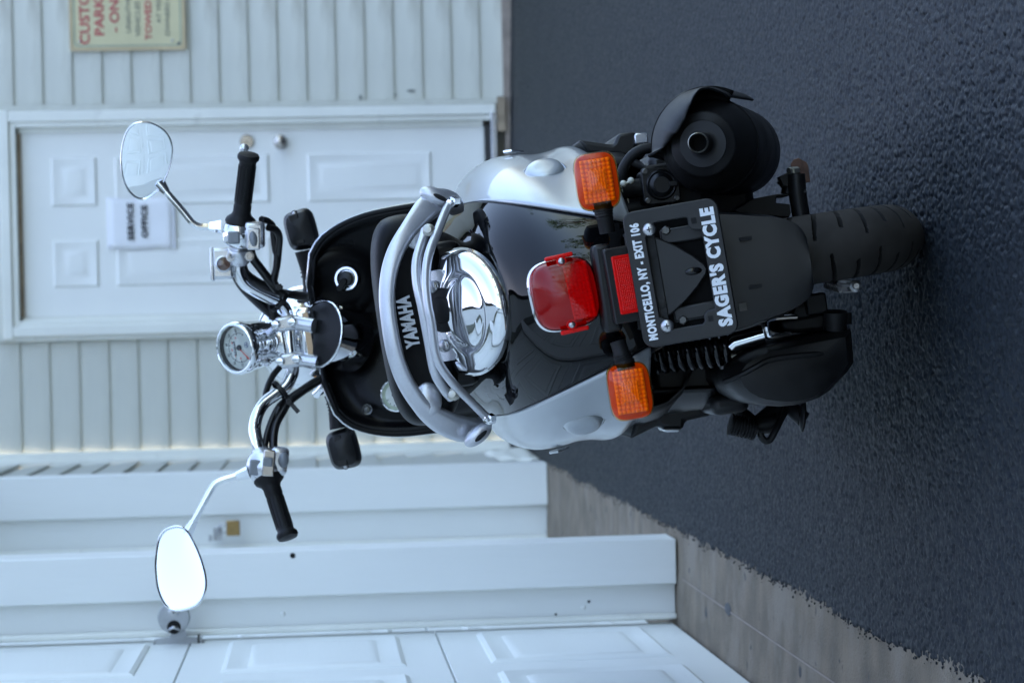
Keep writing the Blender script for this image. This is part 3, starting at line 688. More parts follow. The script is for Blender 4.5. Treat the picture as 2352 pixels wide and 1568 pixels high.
def rail():
    # cast grab rail: wide flat section, swelling to a boss at each foot
    pr = [(1050, 486, .0), (1040, 468, -.01), (1012, 462, -.02), (985, 476, -.035), (958, 505, -.05), (930, 541, -.065), (907, 583, -.075), (893, 632, -.08), (889, 690, -.08), (896, 755, -.08), (908, 815, -.078), (927, 868, -.072), (955, 915, -.06), (987, 949, -.048), (1025, 972, -.035), (1065, 985, -.02), (1100, 982, -.01), (1118, 962, .0)]
    P = catmull([S(*p) for p in pr], 5); n = len(P); b = MB(); rings = []
    for i, p in enumerate(P):
        t = (P[min(i + 1, n - 1)] - P[max(i - 1, 0)]).normalized(); nrm = V((0, -1, .25)).normalized(); nrm = (nrm - t * nrm.dot(t)).normalized(); sd_ = t.cross(nrm)
        u = i / (n - 1); e = min(u, 1 - u)
        wd = interp([(0, .010), (.06, .0145), (.13, .0185), (.2, .0170), (.28, .0120), (.5, .0106)], e); th = interp([(0, .006), (.1, .010), (.2, .009), (.5, .0075)], e)
        ring = []
        for j in range(20):
            a = 2 * math.pi * j / 20; c, s_ = math.cos(a), math.sin(a)
            ring.append(p + sd_ * (wd * math.copysign(abs(c) ** .72, c)) + nrm * (th * math.copysign(abs(s_) ** .62, s_)))
        rings.append(ring)
    b.loft(rings); gr = b.build('grab_rail', 'rail_paint', T, ang=60)
    # slotted bosses at the outer corners
    for (px, py, a) in ((1000, 452, 1), (1098, 997, -1)):
        p = S(px, py, -.036)
        b = MB(); b.ell(p, (.012, .010, .023), MX.Rotation(R_(32 * a), 3, 'Y'), 20, 10); b.build('foot_boss', 'rail_paint', gr)
        q = S(px + (12 if a > 0 else 7), py + (2 if a > 0 else 4), -.050); b = MB(); b.ell(q, (.0032, .004, .011), MX.Rotation(R_(35 * a), 3, 'Y'), 14, 7); b.build('slot', 'hole', gr)
    # inner pads of the casting where the rack bolts on
    for px, py in ((955, 533), (985, 918)):
        p = S(px, py, -.058); b = MB(); b.ell(p + V((0, .006, 0)), (.024, .010, .018), None, 20, 10); b.build('pad', 'rail_paint', gr)
    # carrier tubes
    b = MB(); b.tube([S(*p) for p in ((977, 530, -.075), (972, 548, -.085), (957, 600, -.105), (958, 650, -.112), (969, 700, -.115), (984, 777, -.112), (998, 852, -.105), (1020, 893, -.09), (1036, 912, -.075))], .0068, 12); b.build('carrier_tube', 'rail_paint', T)
    b = MB(); b.tube([S(*p) for p in ((1046, 466, -.045), (1030, 473, -.055), (1008, 525, -.085), (985, 584, -.112), (978, 640, -.125), (983, 700, -.128), (991, 740, -.128), (1003, 821, -.122), (1037, 876, -.105), (1080, 920, -.075), (1117, 957, -.05), (1128, 963, -.045))], .0062, 12); b.build('carrier_tube', 'rail_paint', T)
    for px, py in ((1042, 464), (1125, 962)):
        b = MB(); p = S(px, py, -.052); b.lathe([(.0075, -.006), (.0075, .004), (.0045, .005), (.0045, .010), (.0005, .0105)], p, (0, -.7, .7), 6); b.build('bolt', 'chrome', T)
    for px, py in ((984, 528), (1040, 905)):
        b = MB(); p = S(px, py, -.09); b.lathe([(.0085, -.012), (.0085, .0), (.005, .002), (.005, .007), (.0005, .0075)], p, (.1, -1, .2), 10); b.build('bolt', 'zinc', T)
rail()

def lens_rings(o, ex, ey, ez, prof, p=.55, n=40, taper=0):
    rr = []
    for a_, b_, d in prof:
        ring = []
        for j in range(n):
            t = 2 * math.pi * j / n; c, s_ = math.cos(t), math.sin(t)
            x = a_ * math.copysign(abs(c) ** p, c); y = b_ * math.copysign(abs(s_) ** p, s_)
            ring.append(o + ex * (x * (1 + taper * y / max(b_, 1e-4))) + ey * y + ez * d)
        rr.append(ring)
    return rr
def prism_face(o, ex, ey, ez, a_, b_, nx, ny, d, seed=1):
    """a moulded optic: a field of small pillow prisms"""
    b = MB(); rows = []; k = 4
    for i in range(ny * k + 1):
        row = []
        for j in range(nx * k + 1):
            u, v = j / (nx * k), i / (ny * k)
            h = d * (abs(math.sin(math.pi * u * nx)) ** .6 + abs(math.sin(math.pi * v * ny)) ** .6) * .5
            row.append(o + ex * ((u - .5) * 2 * a_) + ey * ((v - .5) * 2 * b_) + ez * h)
        rows.append(row)
    b.grid(rows); return b

def tail_light():
    o = S(1296, 675, -.235); ex, ey = V((1, 0, 0)), V((0, .04, .99)).normalized(); ez = V((0, -.99, .04)).normalized()
    ex = (S(1279, 600, -.235) - S(1312, 750, -.235)).normalized(); ey = (ey - ex * ey.dot(ex)).normalized(); ez = ex.cross(ey)
    t = empty('tail_light'); t.parent = T
    b = MB(); b.loft(lens_rings(o, ex, ey, ez, [(.044, .041, -.03), (.046, .043, .0), (.046, .043, .006), (.044, .041, .010)], .6)); b.build('base', 'plastic', t)
    b = MB(); b.loft(lens_rings(o + ey * .0012, ex, ey, ez, [(.0445, .0425, .002), (.0462, .0442, .003), (.0462, .0442, .0065), (.0450, .0430, .0075)], .58), (False, True)); b.build('bezel', 'chrome', t, ang=60)
    b = MB(); b.loft(lens_rings(o, ex, ey, ez, [(.0450, .0430, .007), (.0446, .0426, .020), (.0428, .0408, .031), (.0385, .0365, .0405), (.030, .0285, .0475), (.0165, .016, .0515), (.0005, .0005, .0525)], .58), (False, False)); b.build('lens', 'red_lens', t, ang=80)
    b = MB(); b.loft(lens_rings(o, ex, ey, ez, [(.0440, .0420, .0065), (.0425, .0405, .016)], .58)); b.build('reflector_bowl', 'red_bowl', t)
    prism_face(o + ez * .018 - ey * .019, ex, ey, ez, .036, .015, 14, 6, .0016).build('optic', 'red_prism', t, ang=80)
    for s in (1, -1):
        b = MB(); c = o + ex * (s * .0475) + ez * .026 - ey * .001
        b.box(c, (.0055, .036, .022), MX((ex, ey, ez)).transposed()); b.build('side_reflector', 'red_reflector', t, bevel=.002)
    for px, py in ((1290, 600), (1314, 745)):
        p = S(px, py, -.276); b = MB(); b.lathe([(.0065, -.006), (.0065, .0)], p + V((0, .004, 0)), ez, 14); b.build('screw_well', 'red_prism', t)
        b = MB(); screw(b, p + V((0, .002, 0)), ez, .0045, .003); b.build('screw', 'steel', t)
    return t
tail_light()

def signals():
    ex = V((1, 0, 0)); ez = V((0, -1, .06)).normalized(); ey = ex.cross(-ez).normalized()
    if ey.z < 0: ey = -ey
    # cross bar carrying the signals and the red reflector
    c = S(1412, 655, -.262)
    b = MB(); b.box(S(1392, 662, -.255), (.112, .036, .024)); b.build('signal_bracket', 'plastic', T, bevel=.006, seg=3)
    q = [(1404.7, 588), (1446.5, 584), (1470.6, 715.8), (1427.8, 722.4)]
    p = [S(a, d, -.292) for a, d in q]; m_ = sum(p, V()) / 4; ax = (p[0] - p[3]).normalized(); ay = V((0, -.05, 1)); ay = (ay - ax * ay.dot(ax)).normalized(); az = ax.cross(ay)
    W_ = ((p[0] - p[3]).length + (p[1] - p[2]).length) / 2; H_ = .026
    b = MB(); b.prism(frame_pts(rrect(W_ + .022, H_ + .016, .004), m_ - az * .001, ax, ay), az, -.040); b.build('reflector_housing', 'plastic', T, bevel=.002)
    b = MB(); b.prism(frame_pts(rrect(W_, H_, .002), m_ - az * .001, ax, ay), az, .004); rf = b.build('reflector', 'red_reflector', T, bevel=.001)
    prism_face(m_ + az * .0031, ax, ay, az, W_ * .44, H_ * .36, 24, 8, .0007).build('optic', 'red_reflector', rf, ang=80)
    for s, (cx, cy), (ax_, ay_), (bx, by) in ((1, (1371, 416), (1386, 484), (1400, 556)), (-1, (1447, 898), (1432, 826), (1412, 762))):
        o = S(cx, cy, -.262); t = empty('turn_signal'); t.parent = T
        e1 = ex; e2 = ey
        b = MB(); b.loft(lens_rings(o, e1, e2, ez, [(.022, .016, -.040), (.029, .021, -.028), (.0335, .0245, -.010), (.0335, .0245, .000)], .55)); b.build('shell', 'plastic', t, ang=50)
        b = MB(); b.loft(lens_rings(o, e1, e2, ez, [(.0362, .0272, -.010), (.0372, .0282, -.006), (.0364, .0275, .007), (.0345, .0258, .0145), (.029, .0208, .0205), (.016, .0115, .0242), (.0005, .0005, .0255)], .5, taper=-.02 * s), (False, False)); b.build('lens', 'amber_lens', t, ang=80)
        b = MB(); b.loft(lens_rings(o, e1, e2, ez, [(.0352, .0262, -.010), (.0352, .0262, .003), (.031, .022, .0035), (.0005, .0005, .0035)], .5), (True, False)); b.build('reflector_bowl', 'amber_rim', t, ang=30)
        prism_face(o + ez * .0075, e1, e2, ez, .0275, .0195, 10, 7, .0055).build('optic', 'amber_prism', t, ang=80)
        prism_face(o + ez * .0125, e1, e2, ez, .013, .0105, 5, 6, .003).build('optic', 'amber_prism', t, ang=80)
        a, c2 = S(ax_, ay_, -.258), S(bx, by, -.255)
        d = (c2 - a); L = d.length; prof = [(.0135, 0), (.0135, L * .28), (.0118, L * .3), (.0122, L * .36), (.0112, L * .38), (.0116, L * .45), (.0106, L * .48), (.0110, L * .56), (.0103, L * .6), (.0103, L)]
        b = MB(); b.lathe(prof, a - d.normalized() * .012, d, 18); b.build('stalk', 'rubber', t, ang=35)
signals()

def rear_guard():
    # rear mudguard: a gently crowned plastic blade with turned-down edges
    b = MB(); rows = []
    c0 = [(1450, 648, -.236, .062), (1540, 640, -.244, .070), (1640, 626, -.252, .0755), (1700, 620, -.256, .0735), (1750, 613, -.259, .0675), (1800, 606, -.262, .0615), (1838, 601, -.264, .0520), (1855, 600, -.265, .0420), (1862, 600, -.2655, .032)]
    C_ = catmull([S(a, d, y) for a, d, y, w_ in c0], 4); W2 = [q.x for q in catmull([V((w_, 0, 0)) for *_, w_ in c0], 4)]
    for p, w_ in zip(C_, W2):
        row = []
        for j in range(29):
            u = j / 14 - 1; x = w_ * (abs(u) ** .9) * math.copysign(1, u); y = .006 * u * u + (.045 * max(0, abs(u) - .86) / .14)
            x = w_ * min(abs(u), .88) / .88 * math.copysign(1, u) + math.copysign(.004 * max(0, abs(u) - .88) / .12, u)
            row.append(V((p.x + x, p.y + y, p.z)))
        rows.append(row)
    lo = rows[-1]; rows.append([V((q.x * .98 + C_[-1].x * .02, q.y + .012, q.z - .003)) for q in lo])
    b.grid(rows); g = b.build('mudguard', 'plastic', T, ang=50, solid=.003)
    for px, py in ((1712, 548), (1735, 658)):
        b = MB(); b.box(S(px, py, -.260), (.0045, .004, .016)); b.build('slot', 'hole', g)
    b = MB(); b.box(S(1706, 705, -.2575), (.010, .003, .010)); b.build('slot', 'dark_bolt', g)
    # plate bracket: tongue, cross strap, nuts
    o = S(1562, 628, -.292); ex = (S(1436, 500, -.3) - S(1487, 795, -.3)).normalized(); ey = V((0, .20, 1)); ey = (ey - ex * ey.dot(ex)).normalized(); ez = ex.cross(ey)
    tg = []
    for i in range(25):
        u = -1 + 2 * i / 24; tg.append((u * .060, .041 - .062 * (1 - abs(u) ** 2.1) - .0))
    tongue = [(-.060, .046)] + tg[::1] + [(.060, .046)]
    tongue = [(x, y) for x, y in tongue]
    pts = [(-.056, .036), (-.048, .018), (-.035, -.002), (-.02, -.020), (-.006, -.033), (0, -.035), (.006, -.033), (.02, -.020), (.035, -.002), (.048, .018), (.056, .036)]
    b = MB(); b.prism(frame_pts(pts, o + ez * .006, ex, ey), ez, .006); tn = b.build('bracket_tongue', 'plastic', T, bevel=.002)
    b = MB(); b.ell(o + ez * .012 - ey * .018, (.005, .004, .012), None, 12, 6); b.build('tongue_pip', 'gloss_black', tn)
    b = MB(); b.box(o + ez * .0135 + ey * .029, (.15, .013, .003), MX((ex, ey, ez)).transposed()); st = b.build('bracket_strap', 'engine_black', T, bevel=.001)
    for x in (-.033, .030):
        b = MB(); b.lathe([(.0065, 0), (.0065, .001), (.0058, .0012), (.0004, .0012)], o + ez * .015 + ex * x + ey * .029, ez, 16); b.build('rivet', 'engine_black', st)
    for x, y in ((-.058, .006), (.056, .008)):
        b = MB(); b.lathe([(.0058, 0), (.0058, .006), (.0045, .0075), (.0004, .0075)], o + ez * .002 + ex * x + ey * y, ez, 6); b.build('bolt', 'dark_bolt', T, ang=25)
    b = MB(); b.box(o - ez * .006, (.14, .085, .006), MX((ex, ey, ez)).transposed()); b.build('bracket_plate', 'deep_black', T, bevel=.002)  # coloured near black to stand for the shade inside the frame opening
    for x in (-.050, .048):
        b = MB(); b.box(o + ez * .001 + ex * x - ey * .012, (.020, .058, .006), MX((ex, ey, ez)).transposed()); b.build('bracket_leg', 'plastic', T, bevel=.004, seg=3)
    # licence plate frame (no plate in it)
    o = S(1563, 627, -.318)
    Wd, Ht = .168, .1165; out = rrect(Wd, Ht, .012, 6)
    y1, y0, x1 = Ht / 2 - .022, -Ht / 2 + .022, Wd / 2 - .0155
    inn = [(-x1, y0 + .004), (-x1 + .004, y0 - .001), (-.052, y0), (-.050, y0), (.050, y0), (.052, y0 + .012), (.056, y0 + .015), (x1 - .002, y0 + .015), (x1, y0 + .019), (x1, y1 - .014), (x1 - .004, y1 - .012), (.060, y1 - .012), (.056, y1 - .008), (.052, y1), (-.050, y1), (-.055, y1 - .010), (-.060, y1 - .013), (-x1 + .004, y1 - .013), (-x1, y1 - .016)]
    inn = [(-x1, y0 + .019), (-x1 + .004, y0 + .015), (-.057, y0 + .015), (-.053, y0 + .011), (-.052, y0)] + inn[4:]
    fr = plate('plate_frame', [out, inn], 'plastic', T, o, ex, ey, .004, .0016, 3)
    fz = ez * .0038
    lettering('lettering', 'MONTICELLO, NY - EXIT 106', 'white_print', fr, o + fz + ey * (Ht / 2 - .0125) - ex * .003, ex, ey, .147, .0142, ext=.0003, bold=.055, space=1.14)
    lettering('lettering', "SAGER'S CYCLE", 'white_print', fr, o + fz - ey * (Ht / 2 - .0135) - ex * .0, ex, ey, .149, .0185, ext=.0003, bold=.06, space=1.13)
    for x, y in ((-.062, .0275), (.060, .0290)):
        p = o + ex * x + ey * y + ez * .003
        b = MB(); b.lathe([(.0085, 0), (.0083, .0015), (.0062, .0036), (.003, .0046), (.0004, .0048)], p, ez, 20); sw = b.build('plate_screw', 'steel', T, ang=60)
        b = MB(); b.box(p + ez * .0045, (.0065, .0014, .001), MX((ex, ey, ez)).transposed()); b.box(p + ez * .0046, (.0014, .0065, .001), MX((ex, ey, ez)).transposed()); b.build('cross_slot', 'hole', sw)
    for x, y in ((.061, -.0275), (-.062, -.0275)):
        b = MB(); b.box(o + ex * x + ey * y + ez * .0035, (.0075, .0065, .0008), MX((ex, ey, ez)).transposed()); b.build('slot', 'hole', fr)
rear_guard()

def wheels():
    TR, TWd, x0 = .215, .046, .012
    wobj = empty('rear_wheel'); wobj.parent = T
    b = MB(); rows = []; NA, NS = 1088, 56
    prof = []
    for i in range(NS + 1):
        a = R_(-112 + 224 * i / NS); prof.append((math.sin(a) * TWd * (1.0 if abs(a) < 1.57 else 1.0), TR - .052 + .052 * math.cos(a) if abs(a) <= 1.5708 else TR - .052 + .075 * math.cos(a), a))
    P_ = 2 * math.pi / 34; deep = {}
    for k in range(NA):
        th = 2 * math.pi * k / NA; row = []
        for x, r, a in prof:
            s_ = abs(a) / R_(85); side = 1 if a > 0 else -1; d = 0
            ph = th / P_ + (.5 if side > 0 else 0)
            if .12 < s_ < 1.0:
                f = (ph - .62 * s_ ** 1.7) % 1.0; f = min(f, 1 - f) * P_ * TR
                hw = .0014 + .0018 * s_
                long_ = int(math.floor(ph - .62 * s_ ** 1.7 + .5)) % 2 == 0
                if s_ > (.16 if long_ else .36) and f < hw * 1.15: d = .0095 * min(1, (hw * 1.15 - f) / hw * 3)
            rr = r - d; deep[(k, len(row))] = d
            row.append(V((x0 + x, rr * math.cos(th), TR + rr * math.sin(th))))
        rows.append(row)
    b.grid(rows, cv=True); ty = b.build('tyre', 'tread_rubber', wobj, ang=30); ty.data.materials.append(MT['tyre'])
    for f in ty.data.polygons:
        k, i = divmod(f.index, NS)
        if deep[(k, i)] > .004 or deep[(k, i + 1)] > .004 or i < 6 or i > NS - 7: f.material_index = 1  # groove faces coloured near black to deepen their shade; sidewalls share it
    b = MB(); b.lathe([(.150, -.036), (.140, -.03), (.130, -.012), (.05, -.012), (.05, .012), (.130, .012), (.140, .03), (.150, .036)], (x0, 0, TR), (1, 0, 0), 48, (False, False)); b.build('rim', 'engine_black', wobj)
    # front wheel and its mudguard (hidden behind the body)
    f = empty('front_wheel'); f.parent = T
    b = MB(); b.lathe([(.14, -.03), (.165, -.044), (.195, -.04), (.213, -.02), (.215, 0), (.213, .02), (.195, .04), (.165, .044), (.14, .03)], (0, 1.24, TR), (1, 0, 0), 64, (False, False)); b.build('tyre', 'tyre', f)
    b = MB(); b.lathe([(.14, -.03), (.12, -.01), (.03, -.01), (.03, .01), (.12, .01), (.14, .03)], (0, 1.24, TR), (1, 0, 0), 40, (False, False)); b.build('rim', 'alu', f)
    b = MB(); rows = []
    for i in range(25):
        a = R_(10 + 150 * i / 24); rows.append([V((.06 * math.sin(R_(q)), 1.24 + (.225 + .03 * math.cos(R_(q))) * math.cos(a), TR + (.225 + .03 * math.cos(R_(q))) * math.sin(a))) for q in range(-90, 91, 15)])
    b.grid(rows); b.build('front_mudguard', 'silver', T, solid=.003)
    b = MB(); b.tube([(.055, 1.24, .215), (.055, 1.05, .50)], .016, 10, 1); b.build('fork_leg', 'alu', T)
    b = MB(); b.tube([(-.055, 1.24, .215), (-.055, 1.05, .50)], .016, 10, 1); b.build('fork_leg', 'alu', T)
wheels()

def shield():
    HW = smooth_tab([(.24, .10), (.30, .15), (.45, .182), (.60, .189), (.70, .189), (.745, .185), (.78, .176), (.805, .164), (.822, .150), (.835, .132), (.842, .112), (.846, .085)], 4)
    def pt(u, z): return V((u * interp(HW, z), .815 - .05 * u * u - .10 * max(0, z - .62) * 0 + (z - .7) * .12, z))
    b = MB(); rows = []
    for i in range(61):
        z = .24 + (.846 - .24) * i / 60; row = []
        for j in range(61):
            u = j / 30 - 1; p = pt(u, z)
            # raised pods left and right of the steering column, a dished edge outside them
            for cx, cz, rx, rz in ((.083, .795, .052, .060), (-.088, .715, .07, .085)):
                e = math.hypot((p.x - cx) / rx, (z - cz) / rz); p.y -= .020 / (1 + math.exp((e - 1) * 14))
            if abs(u) > .9: p.y -= .010 * (abs(u) - .9) / .1
            row.append(p)
        rows.append(row)
    b.grid(rows); sh = b.build('leg_shield', 'shield_black', T, ang=70, solid=.006)
    def edge(off, dy):
        q = [pt(-1, .24 + .606 * i / 50) for i in range(51)] + [pt(-1 + 2 * j / 20, .846) for j in range(1, 20)] + [pt(1, .846 - .606 * i / 50) for i in range(51)]
        c = V((0, .8, .6)); return [p + V(((1 if p.x > 0 else -1) * off * (1 if abs(p.x) > .09 else abs(p.x) / .09), dy, off if p.z > .8 else 0)) for p in q]
    b = MB(); b.tube(edge(.001, -.008), .0058, 8, 1); b.build('edge_bead', 'shield_black', sh, ang=180)
    b = MB(); b.tube(edge(.004, .006), .0042, 8, 1); b.build('edge_trim', 'chrome', sh, ang=180)
    # outer (front) skin in silver
    b = MB(); rows = []
    for i in range(31):
        z = .24 + .60 * i / 30; rows.append([V((u * interp(HW, z), .835 - .05 * u * u + .12 * (1 - u * u) + (z - .7) * .12, z)) for u in [j / 12 - 1 for j in range(25)]])
    b.grid(rows); b.build('front_apron', 'silver', T, solid=.004)
    # ignition lock with its key
    p = S(797, 640, .775); ax = V((.05, -1, .30)).normalized()
    b = MB(); b.lathe([(.0215, -.012), (.0215, .003), (.0200, .006), (.0165, .0062), (.0150, .004), (.0145, .002), (.0120, .002)], p, ax, 32, (False, False)); b.build('lock_ring', 'chrome', sh, ang=35)
    b = MB(); b.lathe([(.0150, -.002), (.0130, .002), (.0130, .009), (.0100, .011), (.0005, .011)], p, ax, 24); b.build('lock_barrel', 'plastic', sh)
    b = MB(); b.prism(frame_pts(rrect(.024, .011, .005), p + ax * .010 + V((-.010, 0, .006)), V((.8, 0, -.55)).normalized(), V((.55, 0, .8)).normalized()), ax, .008); b.build('key', 'rubber', sh, bevel=.001)
    # fuel gauge
    p = S(912, 907, .752); g = empty('fuel_gauge'); g.parent = T; ax = V((-.05, -1, .45)).normalized(); ex = V((1, 0, 0)); ex = (ex - ax * ex.dot(ax)).normalized(); ey = ax.cross(ex); ey = ey if ey.z > 0 else -ey
    b = MB(); b.lathe([(.026, -.02), (.0285, -.012), (.0285, .004), (.0275, .0085), (.0255, .0095), (.0245, .008), (.0240, .004)], p, ax, 40, (False, False)); b.build('bezel', 'chrome', g, ang=50)
    b = MB(); b.lathe([(.0243, .0), (.0005, .0)], p + ax * .004, ax, 40); b.build('dial_rim', 'dial_lume', g)
    b = MB(); b.lathe([(.0195, .0), (.0005, .0)], p + ax * .0046, ax, 40); b.build('dial_face', 'dial', g)
    b = MB(); b.bar(p + ax * .006 + ex * .002 + ey * .004, p + ax * .006 - ex * .006 - ey * .014, .0016, .0006, ax); b.build('needle', 'needle', g)
    b = MB(); b.lathe([(.003, 0), (.003, .002), (.0004, .002)], p + ax * .005 + ex * .0015 + ey * .004, ax, 14); b.build('needle_hub', 'ink', g)
    for i in range(7):
        a = R_(110 + 25 * i); b = MB(); d = ex * math.cos(a) + ey * math.sin(a); b.bar(p + ax * .0054 + d * .0165, p + ax * .0054 + d * .0190, .0009, .0004, ax); b.build('tick', 'ink', g)
    for px, py in ((843, 940),):
        p = S(px, py, .76); b = MB(); b.lathe([(.009, -.004), (.009, .0), (.006, -.001), (.0045, .001), (.0005, .0016)], p, (0, -1, .1), 16); b.build('screw', 'dark_bolt', sh)
    p = S(741, 648, .79); b = MB(); b.lathe([(.008, -.004), (.008, .0), (.005, -.001), (.004, .001), (.0005, .0014)], p, (0, -1, .1), 16); b.build('screw', 'dark_bolt', sh)
shield()

def steering():
    # column cover: a chrome drum between the shield and the bars, with a collar
    a, c = S(724, 764, .735), S(808, 778, .785); d = (c - a)
    st = empty('steering_column'); st.parent = T
    b = MB(); L = d.length; b.lathe([(.0545, .010), (.0560, L * .25), (.0575, L), (.054, L + .004)], a, d, 44, (False, True)); b.build('column_cover', 'chrome', st, ang=50)
    b = MB(); b.lathe([(.0545, .011), (.044, .007), (.020, .004), (.0005, .004)], a, d, 40); b.build('column_top', 'engine_black', st, ang=50)
    b = MB(); e = d.normalized(); b.lathe([(.0560, 0), (.0578, .001), (.0582, .0025), (.0578, .004), (.0560, .005)], a + e * .010, d, 44, (False, False)); b.build('collar', 'chrome', st, ang=60)
    b = MB(); b.box(S(708, 772, .765), (.100, .045, .030)); b.build('top_bridge', 'chrome', st, bevel=.010, seg=4)
    # headlight bucket beyond the bars
    b = MB(); p = S(700, 776, .905); b.lathe([(.0005, -.10), (.03, -.095), (.058, -.078), (.078, -.045), (.086, 0), (.088, .03), (.093, .034), (.093, .05), (.086, .056)], p, (0, .985, -.16), 44); b.build('headlight_bucket', 'chrome', T, ang=60)
    b = MB(); b.lathe([(.086, 0), (.06, .018), (.0005, .026)], p + V((0, .055, -.009)), (0, .985, -.16), 36); b.build('headlight_lens', 'clear_lens', T)
    for s in (1, -1):
        b = MB(); b.tube([S(*q) for q in (((752, 866, .82), (738, 893, .83), (726, 905, .845)) if s < 0 else ((727, 668, .82), (716, 652, .83), (712, 645, .84)))], .008, 10); b.build('signal_bracket', 'chrome', T)
    # risers and clamps
    for px, py in ((662, 742), (672, 826)):
        p = S(px, py, .765); cl = empty('bar_clamp'); cl.parent = T
        q = S(px + 60, py + 6, .775)
        b = MB(); b.tube([p + V((0, -.012, -.008)), q + V((0, -.040, 0))], .0125, 20, 1); b.build('riser', 'alu', cl)
        b = MB(); b.box(p + V((0, -.006, .004)), (.026, .040, .034)); b.build('cap', 'alu', cl, bevel=.006, seg=3)
        for dz in (.017, -.011):
            b = MB(); r = p + V((.001, -.026, dz + .003)); b.lathe([(.0078, 0), (.0078, .005), (.006, .0075), (.003, .008), (.0004, .008)], r, (0, -1, .25), 16); b.build('bolt', 'chrome', cl)
    # handlebar
    pts = [(569, 372, .66), (560, 440, .68), (552, 520, .70), (548, 570, .72), (547, 603, .73), (550, 628, .735), (563, 651, .74), (587, 668, .745), (616, 682, .75), (638, 692, .755), (654, 708, .76), (662, 731, .765), (664, 760, .766), (667, 800, .766), (673, 846, .765), (668, 867, .76), (655, 889, .755), (631, 907, .75), (607, 926, .745), (591, 953, .735), (585, 983, .73), (590, 1015, .72), (598, 1045, .715), (612, 1085, .70), (638, 1165, .68), (657, 1215, .665)]
    b = MB(); b.tube([S(*q) for q in pts], .0106, 18, 5); b.build('handlebar', 'chrome', T)
steering()

def speedo():
    g = empty('speedometer'); g.parent = T
    o = S(547, 799, .735); ax = V((-.03, -.74, .67)).normalized(); ex = V((1, 0, 0)); ex = (ex - ax * ex.dot(ax)).normalized(); ey = ax.cross(ex); ey = ey if ey.z > 0 else -ey
    R0 = .0452
    b = MB(); b.lathe([(.018, -.082), (.030, -.080), (.037, -.070), (.040, -.045), (.0425, -.020), (.0435, -.012), (.0445, -.010), (.0445, -.004), (R0, -.002), (R0, .004), (.0435, .0085), (.0405, .0105), (.0385, .0095), (.0380, .004), (.0375, -.004)], o, ax, 56, (True, False)); b.build('housing', 'chrome', g, ang=50)
    b = MB(); b.lathe([(.0378, 0), (.0005, 0)], o - ax * .004, ax, 48); b.build('dial_face', 'dial', g)
    b = MB(); b.lathe([(.0385, .007), (.0365, -.0038)], o, ax, 48, (False, False)); b.build('inner_ring', 'ink', g)
    b = MB(); b.lathe([(.0383, .0), (.02, .0015), (.0005, .002)], o + ax * .006, ax, 48); b.build('glass', 'clear_lens', g)
    f = o - ax * .0032
    def pol(a, r): return f + ex * (r * math.cos(R_(a))) + ey * (r * math.sin(R_(a)))
    # scale arc and ticks
    b = MB(); b.grid([[pol(215 - 250 * i / 60, r) for i in range(61)] for r in (.0242, .0250)]); b.build('scale_arc', 'ink', g)
    for i in range(8):
        a = 215 - 250 * i / 7 * .98
        b = MB(); b.bar(pol(a, .0215), pol(a, .0250), .0009, .0004, ax); b.build('tick', 'ink', g)
        if i: 
            if i < 7: lettering('numeral', str(i * 10), 'ink', g, pol(a, .0295) , ex, ey, .0055, .0042, ext=.0002)
    for i in range(1, 6):
        lettering('numeral', str(i * 20), 'needle', g, pol(215 - 250 * i / 6 * .95, .0180), ex, ey, .0038, .0030, ext=.0002)
    b = MB(); b.lathe([(.0048, 0), (.0044, .003), (.0004, .0032)], f, ax, 20); b.build('needle_hub', 'ink', g)
    b = MB(); b.prism([pol(40, .005) + ax * .002, pol(208, .0015) + ax * .002, pol(221, .029) + ax * .002, pol(225, .029) + ax * .002, pol(236, .0025) + ax * .002, pol(50, .005) + ax * .002], ax, .0006); b.build('needle', 'needle', g, flat=True)
    b = MB(); b.box(f + ey * .0115, (.0235, .0048, .0005), MX((ex, ey, ax)).transposed()); b.build('odometer', 'ink', g)
    lettering('numeral', '02786', 'white_print', g, f + ey * .0115 + ax * .0005, ex, ey, .020, .0034, ext=.0002)
    # round maker's emblem: three tuning forks crossed in a ring
    c = f - ey * .0165 + ex * .003
    b = MB(); b.grid([[c + ex * (r * math.cos(a)) + ey * (r * math.sin(a)) for a in [2 * math.pi * i / 24 for i in range(25)]] for r in (.0040, .0047)]); em = b.build('emblem', 'navy', g)
    for i in range(3):
        a = R_(90 + 120 * i); d = ex * math.cos(a) + ey * math.sin(a); b = MB(); b.bar(c - d * .001, c + d * .0040, .0011, .0004, ax); b.build('emblem_fork', 'navy', g)
    # chrome carrier down to the clamps
    b = MB(); b.box(S(628, 782, .77), (.055, .012, .045), MX.Rotation(R_(-25), 3, 'X')); b.build('carrier', 'chrome', g, bevel=.005, seg=3)
    for px, py in ((597, 762), (607, 828)):
        b = MB(); p = S(px, py, .742); b.ell(p, (.009, .006, .013), MX.Rotation(R_(20), 3, 'Y'), 14, 8); b.build('tab', 'chrome', g)
        b = MB(); b.lathe([(.0055, 0), (.005, .004), (.002, .0055), (.0004, .0056)], p + V((0, -.005, 0)), (0, -1, .2), 12); b.build('bolt', 'steel', g)
    b = MB(); p = S(608, 797, .742); b.lathe([(.014, 0), (.013, .006), (.008, .010), (.0005, .012)], p, (0, -1, .2), 20); b.build('cap_nut', 'chrome', g)
speedo()

